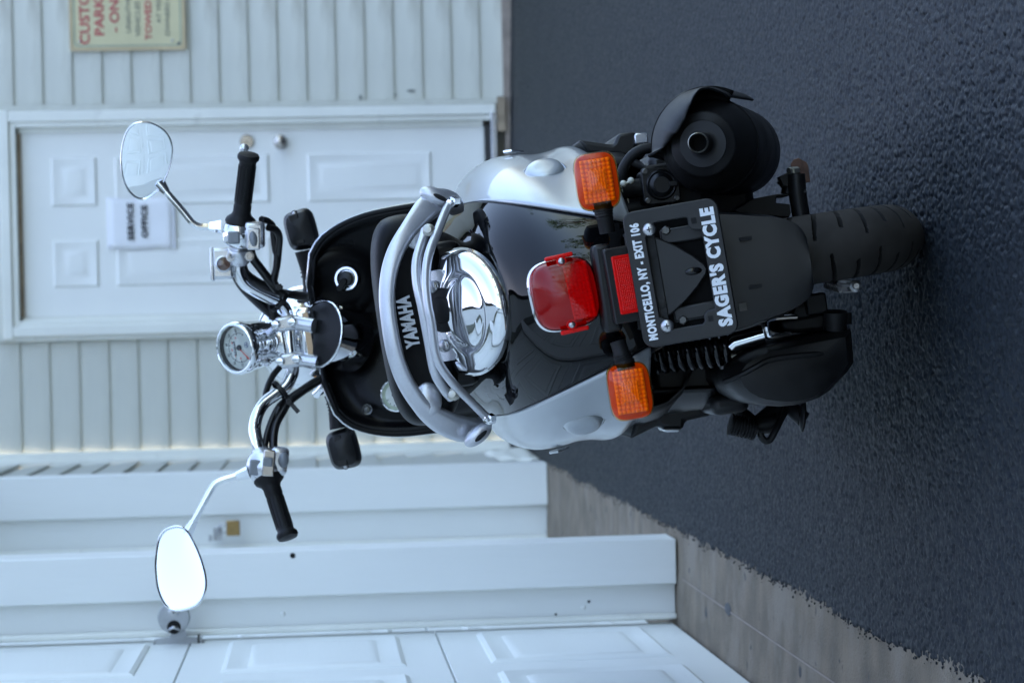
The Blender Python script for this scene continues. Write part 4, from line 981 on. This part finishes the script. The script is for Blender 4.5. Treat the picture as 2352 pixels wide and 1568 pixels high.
def grips():
    for s, a, c in ((1, (553, 508, .70), (571, 357, .657)), (-1, (618, 1100, .695), (661, 1232, .657))):
        a, c = S(*a), S(*c); d = c - a; L = d.length; t = empty('grip'); t.parent = T
        prof = [(.012, -.006), (.0245, -.005), (.0262, -.001), (.0245, .004), (.0175, .010), (.0150, .016), (.0150, .028), (.0142, .029), (.0140, L * .5), (.0142, L - .012), (.0150, L - .010), (.0180, L - .006), (.0185, L - .002), (.0165, L + .002), (.006, L + .004), (.0005, L + .004)]
        b = MB(); b.lathe(prof, a, d, 28); b.build('grip_rubber', 'rubber', t, ang=50)
        x, y = ortho(d); e = d.normalized()
        for k in range(14):
            an = 2 * math.pi * k / 14
            b = MB(); q = x * math.cos(an) + y * math.sin(an); b.bar(a + e * .034 + q * .0143, a + e * (L - .018) + q * .0143, .0024, .0012, q); b.build('rib', 'rubber', t)
    # right lever tip shows past the grip
    b = MB(); b.tube([S(*q) for q in ((556, 560, .74), (560, 520, .765), (566, 450, .755), (567, 390, .735), (564, 352, .715), (561, 342, .705))], [.008, .007, .006, .0052, .005, .006], 10); b.build('brake_lever', 'alu', T)
    b = MB(); b.ell(S(561, 341, .703), (.0078, .0078, .0078)); b.build('lever_ball', 'alu', T)
    b = MB(); b.tube([S(*q) for q in ((612, 1050, .74), (622, 1090, .765), (640, 1150, .755), (655, 1195, .74), (660, 1215, .73))], [.008, .007, .006, .0055, .006], 10); b.build('brake_lever', 'alu', T)
grips()

def switchgear():
    # right: chrome housing, kill switch, start button
    g = empty('right_switchgear'); g.parent = T
    a, c = S(550, 565, .708), S(554, 512, .70); d = c - a; L = d.length
    b = MB(); b.lathe([(.014, -.002), (.022, .002), (.0290, L * .25), (.0305, L * .6), (.0275, L * .95), (.018, L * 1.05)], S(548, 567, .708), d, 36, sq=.95); b.build('housing', 'chrome', g, ang=60)
    b = MB(); b.box(S(585, 540, .695), (.044, .04, .034), MX.Rotation(R_(8), 3, 'Y')); b.build('lower_housing', 'alu', g, bevel=.007, seg=3)
    b = MB(); b.box(S(537, 546, .672), (.021, .012, .020), MX.Rotation(R_(8), 3, 'Y')); b.build('kill_switch', 'switch_grey', g, bevel=.003)
    p = S(582, 549, .675); b = MB(); b.box(p, (.036, .010, .021), MX.Rotation(R_(8), 3, 'Y')); b.build('button_plate', 'alu', g, bevel=.002)
    b = MB(); b.ell(p + V((0, -.005, 0)), (.013, .005, .0068)); b.build('start_button', 'switch_grey', g)
    b = MB(); b.tube([S(578, 523, .70), S(606, 521, .705)], .010, 14, 1); b.build('cable_stub', 'chrome', g)
    # brake fluid reservoir and its clamp
    r = empty('brake_reservoir'); r.parent = T
    b = MB(); b.box(S(512, 606, .745), (.052, .046, .036), MX.Rotation(R_(7), 3, 'Y')); b.build('tank', 'alu', r, bevel=.005, seg=3)
    b = MB(); b.box(S(488, 607, .745), (.056, .050, .006), MX.Rotation(R_(7), 3, 'Y')); b.build('lid', 'alu', r, bevel=.002)
    p = S(514, 606, .721); b = MB(); b.lathe([(.0145, -.004), (.0145, .003), (.0115, .004), (.0105, .001)], p, (0, -1, 0), 24, (True, False)); b.build('sight_ring', 'alu', r)
    b = MB(); b.lathe([(.0105, 0), (.006, .001), (.0005, .0015)], p + V((0, -.001, 0)), (0, -1, 0), 20); b.build('sight_glass', 'sight', r)
    b = MB(); b.lathe([(.017, -.013), (.0185, -.011), (.0185, .011), (.017, .013)], S(548, 586, .725), S(548, 600, .73) - S(549, 575, .72), 24); b.build('clamp', 'alu', r, ang=40)
    for px, py in ((531, 590), (572, 588)):
        p = S(px, py, .715); b = MB(); b.tube([p + V((0, .02, 0)), p], .0085, 14, 1); b.build('lug', 'alu', r)
        b = MB(); b.lathe([(.0075, 0), (.0075, .006), (.0065, .007), (.004, .007), (.0038, .003), (.0004, .003)], p, (0, -1, .0), 16); b.build('bolt', 'steel', r, ang=30)
    # left: grey housing with three switches
    g = empty('left_switchgear'); g.parent = T
    a = S(598, 1036, .714); d = S(618, 1100, .695) - a; L = d.length
    b = MB(); b.lathe([(.0145, -.002), (.0165, .002), (.024, .006), (.0300, L * .35), (.0300, L * .65), (.0255, L * .95), (.0200, L * 1.0)], a, d, 36); b.build('housing', 'alu', g, ang=60)
    b = MB(); b.box(S(641, 1058, .70), (.048, .04, .030), MX.Rotation(R_(16), 3, 'Y')); b.build('lower_housing', 'alu', g, bevel=.009, seg=3)
    rt = MX.Rotation(R_(14), 3, 'Y')
    b = MB(); b.box(S(588, 1073, .683), (.026, .014, .022), rt); b.build('dimmer_switch', 'switch_grey', g, bevel=.003)
    b = MB(); b.box(S(617, 1063, .670), (.044, .008, .019), rt); b.build('slider_recess', 'nickel', g, bevel=.002)
    b = MB(); b.box(S(615, 1060, .663), (.015, .012, .016), rt); b.build('signal_slider', 'switch_grey', g, bevel=.002)
    b = MB(); b.ell(S(651, 1056, .681), (.013, .007, .009), rt); b.build('horn_button', 'switch_grey', g)
switchgear()

def mirrors():
    oR = [(350, 180), (440, 190), (540, 245), (600, 320), (625, 420), (610, 540), (570, 660), (520, 750), (450, 820), (370, 860), (290, 835), (220, 750), (185, 640), (173, 500), (185, 380), (220, 270), (280, 200)]
    oL = [(1190, 503), (1240, 515), (1280, 560), (1340, 680), (1380, 800), (1395, 900), (1380, 980), (1340, 1040), (1270, 1075), (1180, 1085), (1120, 1055), (1080, 990), (1055, 900), (1045, 780), (1055, 660), (1075, 580), (1120, 525)]
    for zf, ol, nrm, ly in ((zA, oR, V((-.29, -.957, .0)), .70), (zD, oL, V((.24, -.92, .33)), .69)):
        t = empty('mirror'); t.parent = T; nrm = nrm.normalized()
        c = sum((zf(a, d, ly) for a, d in ol), V()) / len(ol)
        def on(a, d):                                   # the outline lies in the tilted plane of the glass
            e = zf(a, d, ly) - SQ; return SQ + e * ((c - SQ).dot(nrm) / e.dot(nrm))
        P0 = [on(a, d) for a, d in ol]; P0 = catmull(P0 + [P0[0]], 4)[:-1]
        def ring(k, h): return [c + (p - c) * k + nrm * h for p in P0]
        b = MB(); b.loft([ring(.35, -.026), ring(.65, -.022), ring(.88, -.012), ring(.97, -.004), ring(1.0, .0), ring(.995, .003), ring(.97, .0042), ring(.945, .003), ring(.935, .0005)], (True, False)); b.build('shell', 'chrome', t, ang=70)
        b = MB(); b.loft([ring(.945, -.003), ring(.937, .0004)] + [ring(k, .0004 + .0026 * (1 - (k / .937) ** 2)) for k in (.8, .65, .5, .35, .2, .08)], (False, True)); b.build('glass', 'mirror', t, ang=60)
        if ol is oR:
            st = [zA(1000, 1084, .712), zA(920, 1084, .712), zA(850, 1082, .712), zA(790, 1050, .712), zA(720, 965, .712), zA(600, 825, .712), zA(545, 760, .714), zA(500, 690, .718)]
            nut = [zA(1035, 1084, .712), zA(932, 1084, .712)]; foot = [zA(570, 790, .713), zA(510, 715, .717)]
        else:
            st = [zD(1640, 158, .70), zD(1560, 182, .70), zD(1470, 212, .70), zD(1430, 250, .70), zD(1370, 360, .70), zD(1300, 490, .702), zD(1270, 545, .706), zD(1240, 600, .71)]
            nut = [zD(1672, 148, .70), zD(1590, 176, .70)]; foot = [zD(1308, 475, .702), zD(1262, 560, .707)]
        b = MB(); b.tube(st, .0058, 14, 5); b.build('stem', 'chrome', t)
        b = MB(); b.tube(nut, [.011, .0072], 6, 1); b.build('lock_nut', 'chrome', t, ang=20)
        b = MB(); b.tube(foot, [.0065, .0105], 14, 1); b.build('socket', 'chrome', t)
mirrors()

def front_signals():
    for zf, cx, cy, st in ((zA, 1715, 1110, ((1745, 1290), (1765, 1380), (1780, 1450), (1795, 1560), (1800, 1640))), (zC, 1865, 1060, ((1830, 880), (1815, 800), (1800, 700), (1775, 620), (1765, 590)))):
        t = empty('turn_signal'); t.parent = T; ly = .87
        o = zf(cx, cy, ly); ex = V((.99, 0, .10)).normalized(); ez = V((0, -1, .1)).normalized(); ey = V((-.1, .1, .99)).normalized()
        sg = 1 if zf is zA else -1
        b = MB(); b.loft(lens_rings(o, ex, ey, ez, [(.0345, .0265, -.03), (.0352, .0272, -.006), (.033, .0255, .008), (.028, .021, .018), (.015, .011, .0225), (.0005, .0005, .023)], .5, taper=-.05)); b.build('shell', 'plastic', t, ang=30)
        b = MB(); b.prism([o + ex * a + ey * c + ez * .0175 for a, c in ((-.026 * sg, -.004), (-.026 * sg, .010), (.028 * sg, .014), (.028 * sg, -.004))], ez, .004); b.build('ridge', 'plastic', t, bevel=.002)
        p = o + ex * (.029 * sg) + ey * .002 + ez * .014; b = MB(); b.lathe([(.006, -.006), (.006, .0)], p, ez, 14); b.build('screw_well', 'hole', t)
        b = MB(); screw(b, p, ez, .0045, .003); b.build('screw', 'steel', t)
        b = MB(); b.loft(lens_rings(o - ez * .03, ex, ey, -ez, [(.031, .023, .0), (.031, .023, .012), (.026, .018, .02), (.0005, .0005, .021)], .5)); b.build('lens', 'amber_lens', t)
        P_ = [zf(a, d, ly) for a, d in st]
        b = MB(); b.tube(P_, [.0165, .0145, .0125, .0125, .0135], 16); b.build('stalk', 'rubber', t)
        P2 = catmull(P_, 6); 
        for i in range(7, 17, 2):
            q = P2[i]; b = MB(); d = P2[i + 1] - P2[i - 1]; b.lathe([(.0125, -.0015), (.0145, -.001), (.0145, .001), (.0125, .0015)], q, d, 18, (False, False)); b.build('stalk_rib', 'rubber', t)
front_signals()

def cables():
    def cab(pts, r, name='cable', m='cable'):
        b = MB(); b.tube(pts, r, 10, 6); b.build(name, m, T)
    cab([zB(870, 375, .70), zB(940, 395, .715), zB(1000, 450, .73), zB(1010, 560, .74), zB(1030, 720, .745), zB(1050, 800, .745), zB(1040, 950, .75), zB(1015, 1080, .755), zB(1060, 1190, .76)], .0058)
    cab([zB(950, 470, .70), zB(1040, 500, .715), zB(1080, 590, .73), zB(1072, 740, .742), zB(1055, 900, .752), zB(1020, 1080, .76)], .0062)
    cab([zB(735, 700, .72), zB(770, 830, .735), zB(850, 940, .745), zB(940, 1060, .755), zB(1010, 1150, .76), zB(1090, 1230, .77), zB(1200, 1255, .79), zB(1380, 1280, .80), zB(1500, 1300, .80), zB(1590, 1335, .81)], .0075)
    cab([zB(650, 900, .75), zB(680, 1000, .765), zB(790, 1090, .775), zB(930, 1160, .78), zB(1060, 1200, .785)], .0072)
    cab([zB(560, 1010, .75), zB(640, 1150, .765), zB(760, 1280, .775), zB(900, 1410, .785), zB(1020, 1510, .79), zB(1120, 1600, .80)], .0085)
    cab([zB(985, 1340, .775), zB(1000, 1440, .785), zB(1010, 1540, .79)], .0085)
    cab([zC(1330, 350, .80), zC(1260, 440, .79), zC(1210, 560, .78), zC(1185, 700, .77), zC(1130, 800, .765), zC(1095, 900, .755), zC(1110, 1000, .745), zC(1120, 1060, .74)], .0055)
    cab([zC(1720, 425, .80), zC(1600, 490, .79), zC(1480, 570, .775), zC(1400, 625, .765), zC(1320, 690, .755), zC(1260, 800, .745), zC(1215, 930, .735), zC(1195, 1040, .725)], .0055)
    cab([zC(1725, 440, .80), zC(1600, 515, .79), zC(1500, 580, .775), zC(1400, 660, .76), zC(1350, 740, .75), zC(1300, 830, .74), zC(1275, 930, .73), zC(1270, 1050, .72)], .0068)
    cab([zC(1320, 700, .75), zC(1270, 830, .745), zC(1255, 930, .735), zC(1255, 1050, .725)], .0048)
    # cable ties
    def tie(c, d, tail):
        t = empty('cable_tie'); t.parent = T
        b = MB(); b.lathe([(.0165, -.0035), (.0172, -.0035), (.0172, .0035), (.0165, .0035)], c, d, 24, (False, False), sq=1.25); b.build('band', 'plastic', t)
        b = MB(); b.bar(tail[0], tail[1], .0075, .0022, V((0, -1, 0))); b.build('tail', 'plastic', t, bevel=.0008)
        b = MB(); b.box(tail[0], (.010, .008, .010)); b.build('head', 'plastic', t, bevel=.001)
    tie(S(641, 691, .757), S(652, 706, .76) - S(625, 686, .75), (zB(1075, 1170, .735), zB(1120, 1180, .735)))
    tie(S(645, 898, .752), S(631, 907, .75) - S(655, 889, .755), (zC(1405, 655, .733), zC(1485, 745, .730)))
cables()

def muffler():
    t = empty('muffler'); t.parent = T
    a, c = S(1612, 330, -.235), S(1692, 350, .12); d = (c - a).normalized(); L = (c - a).length
    b = MB(); b.lathe([(.0115, -.036), (.0128, -.036), (.0128, .006), (.0145, .0085), (.020, .0095), (.030, .0095), (.0315, .0115), (.0400, .0125), (.0425, .0150), (.0435, .022), (.048, .032), (.0555, .048), (.0600, .066), (.0625, .09), (.0635, .20), (.063, L), (.05, L + .03), (.02, L + .045)], a, d, 56, (False, True)); b.build('canister', 'muffler_black', t, ang=50)
    b = MB(); b.lathe([(.0114, -.036), (.0114, .000), (.0004, .000)], a, d, 28, (False, False)); b.build('tailpipe_bore', 'hole', t)
    b = MB(); b.lathe([(.0114, -.0362), (.0121, -.0376), (.0131, -.0362), (.0131, -.033)], a, d, 28, (False, False)); b.build('tailpipe_lip', 'zinc', t)
    b = MB(); b.lathe([(.0618, .085), (.0640, .087), (.0640, .090), (.0618, .092)], a, d, 56, (False, False)); b.build('weld_seam', 'muffler_black', t)
    # heat shield hugging the top and outside
    x, y = ortho(d); 
    right = V((1, 0, 0)); right = (right - d * right.dot(d)).normalized(); upv = right.cross(d); upv = upv if upv.z > 0 else -upv
    RI = [(-48, .062), (-30, .070), (-14, .073), (-6, .070), (0, .062), (7, .050), (24, .037), (45, .033), (58, .034), (75, .041), (86, .050), (92, .074)]
    b = MB(); rows = []
    for i in range(57):
        dg = -34 + 126 * i / 56; th = R_(dg); q = right * math.cos(th) + upv * math.sin(th); ri = interp(RI, dg); row = []
        ro = interp([(-48, .066), (-30, .073), (-10, .077), (20, .080), (92, .079)], dg); ho = interp([(-48, .07), (-20, .03), (-6, .0), (10, -.012), (60, -.014), (92, .015)], dg)
        for k in range(19):
            u = k / 12
            if k <= 12: r = ri + (ro - ri) * u; h = ho + (.085 - ho) * u ** 1.8
            else: r = ro + .0012 * (k - 12); h = .085 + .035 * (k - 12)
            row.append(a + d * h + q * r)
        rows.append(row)
    b.grid(rows); b.build('heat_shield', 'shield_plastic', t, ang=60, solid=.003)
    b = MB(); b.grid([[a + d * .075 + (right * math.cos(R_(g)) + upv * math.sin(R_(g))) * r for g in range(-33, 91, 4)] for r in (.050, .078)]); b.build('shade_lining', 'deep_black', t, solid=.003)  # added dark lining closes the gap, standing in for the shade inside
    b = MB(); b.tube([c, c + V((-.03, .15, -.02)), c + V((-.10, .28, -.03))], .016, 12); b.build('header_pipe', 'muffler_black', t)
muffler()

def powertrain():
    # air valve: square ribbed cap with four screws, fed by a loop of hose
    v = empty('air_valve'); v.parent = T
    o = zH(890, 1022, -.12); ex = (zH(1015, 845, -.12) - zH(735, 905, -.12)); e1 = V((1, 0, 0)); e2 = V((0, 0, 1)); rot = MX.Rotation(R_(3), 3, 'Y'); e1 = rot @ e1; e2 = rot @ e2; ez = V((0, -1, 0))
    Wv = .050
    b = MB(); b.prism(frame_pts(rrect(Wv, Wv, .006), o, e1, e2), ez, .008); b.build('flange', 'plastic', v, bevel=.0015)
    b = MB(); b.lathe([(.0205, .007), (.0205, .010), (.0185, .0125), (.0165, .0115), (.0150, .0145), (.0110, .0165), (.0105, .0155), (.0005, .0155)], o, ez, 36); b.build('cap', 'plastic', v, ang=40)
    b = MB(); b.prism(frame_pts([(-.010, .0035), (-.010, -.0035), (-.021, -.004), (-.021, .004)], o, e2, e1), ez, .0165); b.build('cap_lug', 'plastic', v, bevel=.001)
    for x in (-.0195, .0195):
        for z in (-.0195, .0195):
            b = MB(); b.lathe([(.0042, .007), (.0042, .0095), (.003, .0105), (.0004, .0105)], o + e1 * x + e2 * z, ez, 12); b.build('screw', 'dark_bolt', v)
    b = MB(); b.box(o + V((0, .03, 0)), (.046, .045, .046)); b.build('valve_body', 'engine_black', v, bevel=.005)
    b = MB(); b.tube([zH(485, 960, -.10), zH(510, 840, -.105), (zH(600, 710, -.11)), zH(720, 645, -.112), zH(860, 640, -.112), zH(970, 705, -.112), zH(1030, 790, -.11), zH(1065, 900, -.10)], .0072, 14); b.build('hose', 'rubber', v)
    b = MB(); b.tube([zH(500, 1060, -.09), zH(700, 1050, -.09)], .0125, 16, 1); b.build('inlet_pipe', 'rubber', v)
    b = MB(); b.tube([zH(485, 1040, -.115), zH(520, 1010, -.118), zH(580, 975, -.118)], .0016, 8); b.build('wire_clip', 'cream_tag', v)
    for q in ((505, 1005), (585, 973)):
        b = MB(); b.ell(zH(*q, -.119), (.0045, .0045, .0045), None, 12, 8); b.build('clip_end', 'cream_tag', v)
    b = MB(); b.prism([zH(*q, -.09) for q in ((480, 1060), (545, 1080), (555, 1130), (565, 1210), (540, 1150), (510, 1110))], (0, 1, 0), .003); b.build('tag', 'cream_tag', v)
    for px, py in ((1140, 960), (1060, 960), (1170, 965)):
        b = MB(); b.lathe([(.0035, 0), (.0035, .008), (.0015, .010)], zH(px, py, -.10), (0, -.5, .8), 8); b.build('clip_bolt', 'steel', v)
    b = MB(); b.box(zH(1140, 1040, -.08), (.05, .03, .04)); b.tube([zH(1060, 960, -.09), zH(1140, 1000, -.09), zH(1240, 1040, -.08)], .007, 10); b.build('valve_bracket', 'engine_black', v, bevel=.003)
    # engine mass, swing arm and rear fork on the right
    b = MB(); b.box((.03, .20, .33), (.20, .30, .24)); b.box((.06, .05, .40), (.12, .14, .10)); b.build('engine_block', 'engine_black', T, bevel=.015)
    b = MB(); b.box((-.0, .10, .43), (.30, .40, .03)); b.box((0, .30, .36), (.34, .30, .14)); b.build('under_tray', 'plastic', T, bevel=.02)
    b = MB(); b.prism([zM(*q, -.02) for q in ((930, 940), (1000, 900), (1200, 770), (1560, 700), (1620, 690), (1780, 690), (1800, 720), (1600, 730), (1580, 830), (1800, 850), (1820, 990), (1790, 1060), (1000, 990))], (0, 1, 0), .05); b.build('rear_arm', 'engine_black', T, bevel=.004)
    b = MB(); b.tube([zM(1690, 430, .02), zM(1800, 560, .02), zM(1790, 700, .02)], .012, 10); b.prism([zM(*q, .0) for q in ((1640, 420), (1780, 350), (1940, 360), (1960, 590), (1700, 560))], (0, 1, 0), .02); b.build('stand_lug', 'engine_black', T, bevel=.004)
    b = MB(); b.tube([zM(1900, 380, .0), zM(1910, 560, .0), zM(1935, 780, .0), zM(1965, 960, .0), zM(1985, 1080, .0)], .0125, 14); b.tube([zM(1870, 680, -.005), zM(2050, 670, -.005)], .0058, 8, 1); b.build('centre_stand', 'engine_black', T)
    b = MB(); b.prism([zM(*q, .02) for q in ((1815, 220), (1860, 150), (1940, 125), (2060, 190), (2090, 240), (2125, 500), (1995, 525), (1950, 360), (1830, 300))], (0, 1, 0), .004); b.build('stand_foot', 'rust', T, bevel=.001)
    b = MB(); 
    for q in ((1820, 335), (1880, 330)): b.lathe([(.006, -.005), (.006, .004), (.0004, .004)], zM(*q, .0), (0, -.4, 1), 6)
    b.build('stand_bolt', 'zinc', T)
    # brake arm with its return spring and adjuster under the wheel, left side
    br = empty('brake_rod'); br.parent = T
    a, c = zK(1050, 1130, .0), zK(1210, 1180, .0)
    hp = [];
    for i in range(9 * 12 + 1):
        u = i / (9 * 12); an = 2 * math.pi * i / 12; p = a + (c - a) * u; x, y = ortho(c - a); hp.append(p + (x * math.cos(an) + y * math.sin(an)) * .0065)
    b = MB(); b.tube(hp, .0011, 6, 1); b.build('spring', 'steel', br, ang=180)
    b = MB(); b.tube([a, zK(1390, 1160, -.01)], .0025, 8, 1); b.build('rod', 'steel', br)
    b = MB(); b.bar(zK(1170, 1100, -.005), zK(1320, 1110, -.005), .014, .003); b.bar(zK(1220, 1225, -.005), zK(1370, 1215, -.005), .014, .003); b.bar(zK(1215, 1110, -.005), zK(1235, 1225, -.005), .014, .003, V((0, 1, 0))); b.build('clevis', 'steel', br, bevel=.0008)
    b = MB(); b.lathe([(.0085, 0), (.0085, .004), (.005, .005), (.004, .009), (.0004, .009)], zK(1365, 1160, -.012), (0, -1, .1), 18); b.build('adjuster', 'steel', br, ang=30)
    # left: transmission case, a big rounded casting
    tc = empty('transmission_case'); tc.parent = T
    ol = [(1150, 560), (1200, 480), (1290, 415), (1420, 360), (1700, 300), (2100, 225), (2160, 215), (2172, 330), (2183, 480), (2120, 570), (2050, 640), (1980, 715), (1900, 770), (1800, 805), (1700, 828), (1600, 836), (1500, 830), (1400, 815), (1320, 790), (1240, 745), (1185, 690), (1155, 630)]
    P0 = [zJ(x, y, -.10) for x, y in ol]; cc = sum(P0, V()) / len(P0)
    def rg(k, y): return [V((cc.x + (p.x - cc.x) * k, y, cc.z + (p.z - cc.z) * k)) for p in P0]
    b = MB(); b.loft([rg(.55, -.150), rg(.80, -.145), rg(.93, -.128), rg(.985, -.105), rg(1.0, -.08), rg(1.02, .0), rg(1.02, .36), rg(.9, .40)]); b.build('case', 'engine_black', tc, ang=38)
    b = MB(); b.tube([zJ(1170, 640, -.125), zJ(1300, 585, -.142), zJ(1420, 520, -.150), zJ(1520, 470, -.150), zJ(1700, 440, -.150), zJ(1950, 420, -.146), zJ(2150, 400, -.120)], .0042, 8); b.build('case_rib', 'engine_black', tc)
    b = MB(); b.lathe([(.016, .004), (.016, .0), (.012, -.002), (.009, .004), (.0004, .004)], zJ(1800, 690, -.118), (0, -1, -.2), 20); b.build('plug', 'engine_black', tc)
    b = MB(); b.prism([zJ(*q, -.09) for q in ((1600, 160), (1700, 140), (1960, 90), (2120, 75), (2130, 150), (2130, 215), (1760, 260), (1640, 250))], (0, 1, 0), .10); b.build('gear_housing', 'engine_black', tc, bevel=.006, seg=3)
    b = MB(); b.tube([zJ(2040, 90, -.11), zJ(2040, 230, -.105)], .016, 14, 1); b.tube([zJ(2105, 100, -.10), zJ(2105, 190, -.10)], .011, 14, 1); b.build('bolt_boss', 'muffler_black', tc)
    b = MB(); b.box(zJ(1880, 30, -.09), (.028, .03, .028)); b.tube([zJ(1680, 60, -.06), zJ(1820, 90, -.06)], .03, 18, 1); b.build('hub_boss', 'muffler_black', tc, bevel=.003)
    # shock absorber: rod, clevis, spring
    sh = empty('shock_absorber'); sh.parent = T
    b = MB(); b.tube([zJ(1215, 365, -.10), zJ(1250, 330, -.102), zJ(1480, 265, -.11)], [.0135, .0135, .0135], 20, 1); b.build('damper_body', 'chrome', sh)
    b = MB(); b.tube([zJ(1455, 190, -.11), zJ(1462, 250, -.112), zJ(1470, 320, -.11)], .004, 8); b.build('damper_collar', 'steel', sh)
    b = MB(); q = [zJ(x, y, -.115) for x, y in ((1740, 130), (1590, 140), (1520, 158), (1500, 185), (1512, 255), (1540, 290), (1690, 262))]
    b.tube(q, .0034, 8, 2); b.tube([p + V((0, .022, 0)) for p in q], .0034, 8, 2); P2 = catmull(q, 2); b.grid([P2, [p + V((0, .022, 0)) for p in P2]]); b.build('clevis', 'chrome', sh, solid=.002)
    a, c = zJ(625, 420, -.06), zJ(1210, 355, -.09); hp = []; x, y = ortho(c - a)
    for i in range(8 * 16 + 1):
        u = i / (8 * 16); an = 2 * math.pi * i / 16; hp.append(a + (c - a) * u + (x * math.cos(an) + y * math.sin(an)) * .024)
    b = MB(); b.tube(hp, .0050, 8, 1); b.build('spring', 'gloss_black', sh, ang=180)
    b = MB(); b.tube([a, c], .011, 12, 1); b.build('damper_rod', 'engine_black', sh)
    b = MB(); b.tube([zJ(1190, 455, -.08), zJ(1300, 430, -.08), zJ(1400, 418, -.08)], .0095, 12); b.build('breather_pipe', 'zinc', T)
    b = MB(); b.tube([zJ(1400, 418, -.08), zJ(1500, 405, -.07)], .011, 12, 1); b.build('breather_boot', 'rubber', T)
    b = MB(); b.tube([zJ(1155, 450, -.09), zJ(1158, 540, -.09)], .005, 8, 1); b.build('filter_stud', 'dark_bolt', T)
    # left black under-panels and the folded passenger peg
    b = MB(); rows = []
    for i in range(13):
        u = i / 12; row = []
        for j in range(13):
            w_ = j / 12; p = zJ(600 + 500 * u, (720 - 20 * u) + (190 - 0 * u) * w_ * (1 - .25 * u), -.02 + .10 * w_); p.x -= .006 * math.sin(w_ * math.pi); row.append(p)
        rows.append(row)
    b.grid(rows); b.build('air_box', 'plastic', T, ang=60, solid=.004)
    b = MB(); b.prism([zJ(*q, .02) for q in ((600, 480), (1160, 430), (1160, 720), (620, 740))], (0, 1, 0), .2); b.build('air_box_body', 'plastic', T, bevel=.01)
    b = MB(); b.box(zJ(1160, 800, .05), (.03, .12, .055)); b.build('kick_boss', 'plastic', T, bevel=.012, seg=3)
    for s in (1, -1):
        b = MB(); rows = []
        for z, x in ((.434, .197), (.41, .200), (.385, .196), (.36, .180), (.34, .150)):
            rows.append([V((s * (x - .03 * max(0, (.10 - y)) / .15), y, z + .05 * max(0, .10 - y))) for y in (-.05, .0, .05, .12, .25, .40, .55, .80)])
        b.grid(rows); b.build('lower_cowl', 'plastic', T, ang=60, solid=.004)
        b = MB(); b.box((s * .12, .62, .275), (.16, .46, .05)); b.build('floorboard', 'plastic', T, bevel=.012)
    b = MB(); b.box((0, .55, .40), (.20, .40, .30)); b.build('centre_tunnel', 'plastic', T, bevel=.03, seg=3)
    b = MB(); b.prism([zJ(*q, .10) for q in ((560, 740), (1110, 690), (1112, 870), (1050, 908), (860, 950), (855, 1015), (690, 1008), (655, 982), (430, 1095), (470, 960))], (0, 1, 0), .40); b.build('side_skirt', 'plastic', T, bevel=.006, seg=3)
    b = MB(); b.prism([zJ(*q, .095) for q in ((690, 1005), (840, 1000), (820, 1032), (710, 1036))], (0, 1, 0), .06); b.build('passenger_peg', 'alu', T, bevel=.003)
    b = MB(); b.prism([zH(*q, .08) for q in ((30, 545), (385, 596), (412, 575), (440, 500), (470, 480), (640, 462), (640, 600), (780, 640), (700, 760), (450, 700), (150, 690))], (0, 1, 0), .40); b.build('side_skirt', 'plastic', T, bevel=.005, seg=3)
    b = MB(); b.prism([zH(*q, .075) for q in ((618, 505), (640, 478), (760, 470), (770, 580), (632, 596))], (0, 1, 0), .06); b.build('passenger_peg', 'alu', T, bevel=.002)
    # side stand, left
    ss = empty('side_stand'); ss.parent = T
    b = MB(); b.tube([zJ(1250, 850, .10), zJ(1360, 930, .09), zJ(1420, 1000, .08)], .010, 10); b.tube([zJ(1600, 830, .10), zJ(1480, 930, .09), zJ(1400, 1000, .08)], .012, 10); b.tube([zJ(1420, 980, .08), zJ(1580, 960, .08)], .014, 12, 1); b.build('bracket', 'engine_black', ss, ang=60)
    b = MB(); a, c = zJ(1215, 970, .06), zJ(1420, 1020, .06); d = c - a; L = d.length
    prof = []
    for i in range(9): prof += [(.0155, L * i / 9), (.0155, L * (i + .55) / 9), (.0125, L * (i + .6) / 9), (.0125, L * (i + .98) / 9)]
    b.lathe(prof, a, d, 16); b.build('rubber_peg', 'rubber', ss, ang=30)
    b = MB(); b.tube([zJ(1665, 840, .08), zJ(1620, 920, .07), zJ(1570, 1020, .06), zJ(1530, 1090, .06), zJ(1490, 1100, .06), zJ(1460, 1070, .06), zJ(1455, 1040, .06)], .0052, 8); b.build('return_spring', 'engine_black', ss)
    b = MB(); b.tube([zJ(1660, 820, .10), zJ(1720, 870, .08), zJ(1790, 930, .07)], .012, 10); b.build('leg', 'engine_black', ss)
    b = MB(); b.ell(zJ(1785, 905, .06), (.005, .013, .024), MX.Rotation(R_(-78), 3, 'Y'), 16, 8); b.build('foot', 'engine_black', ss)
powertrain()
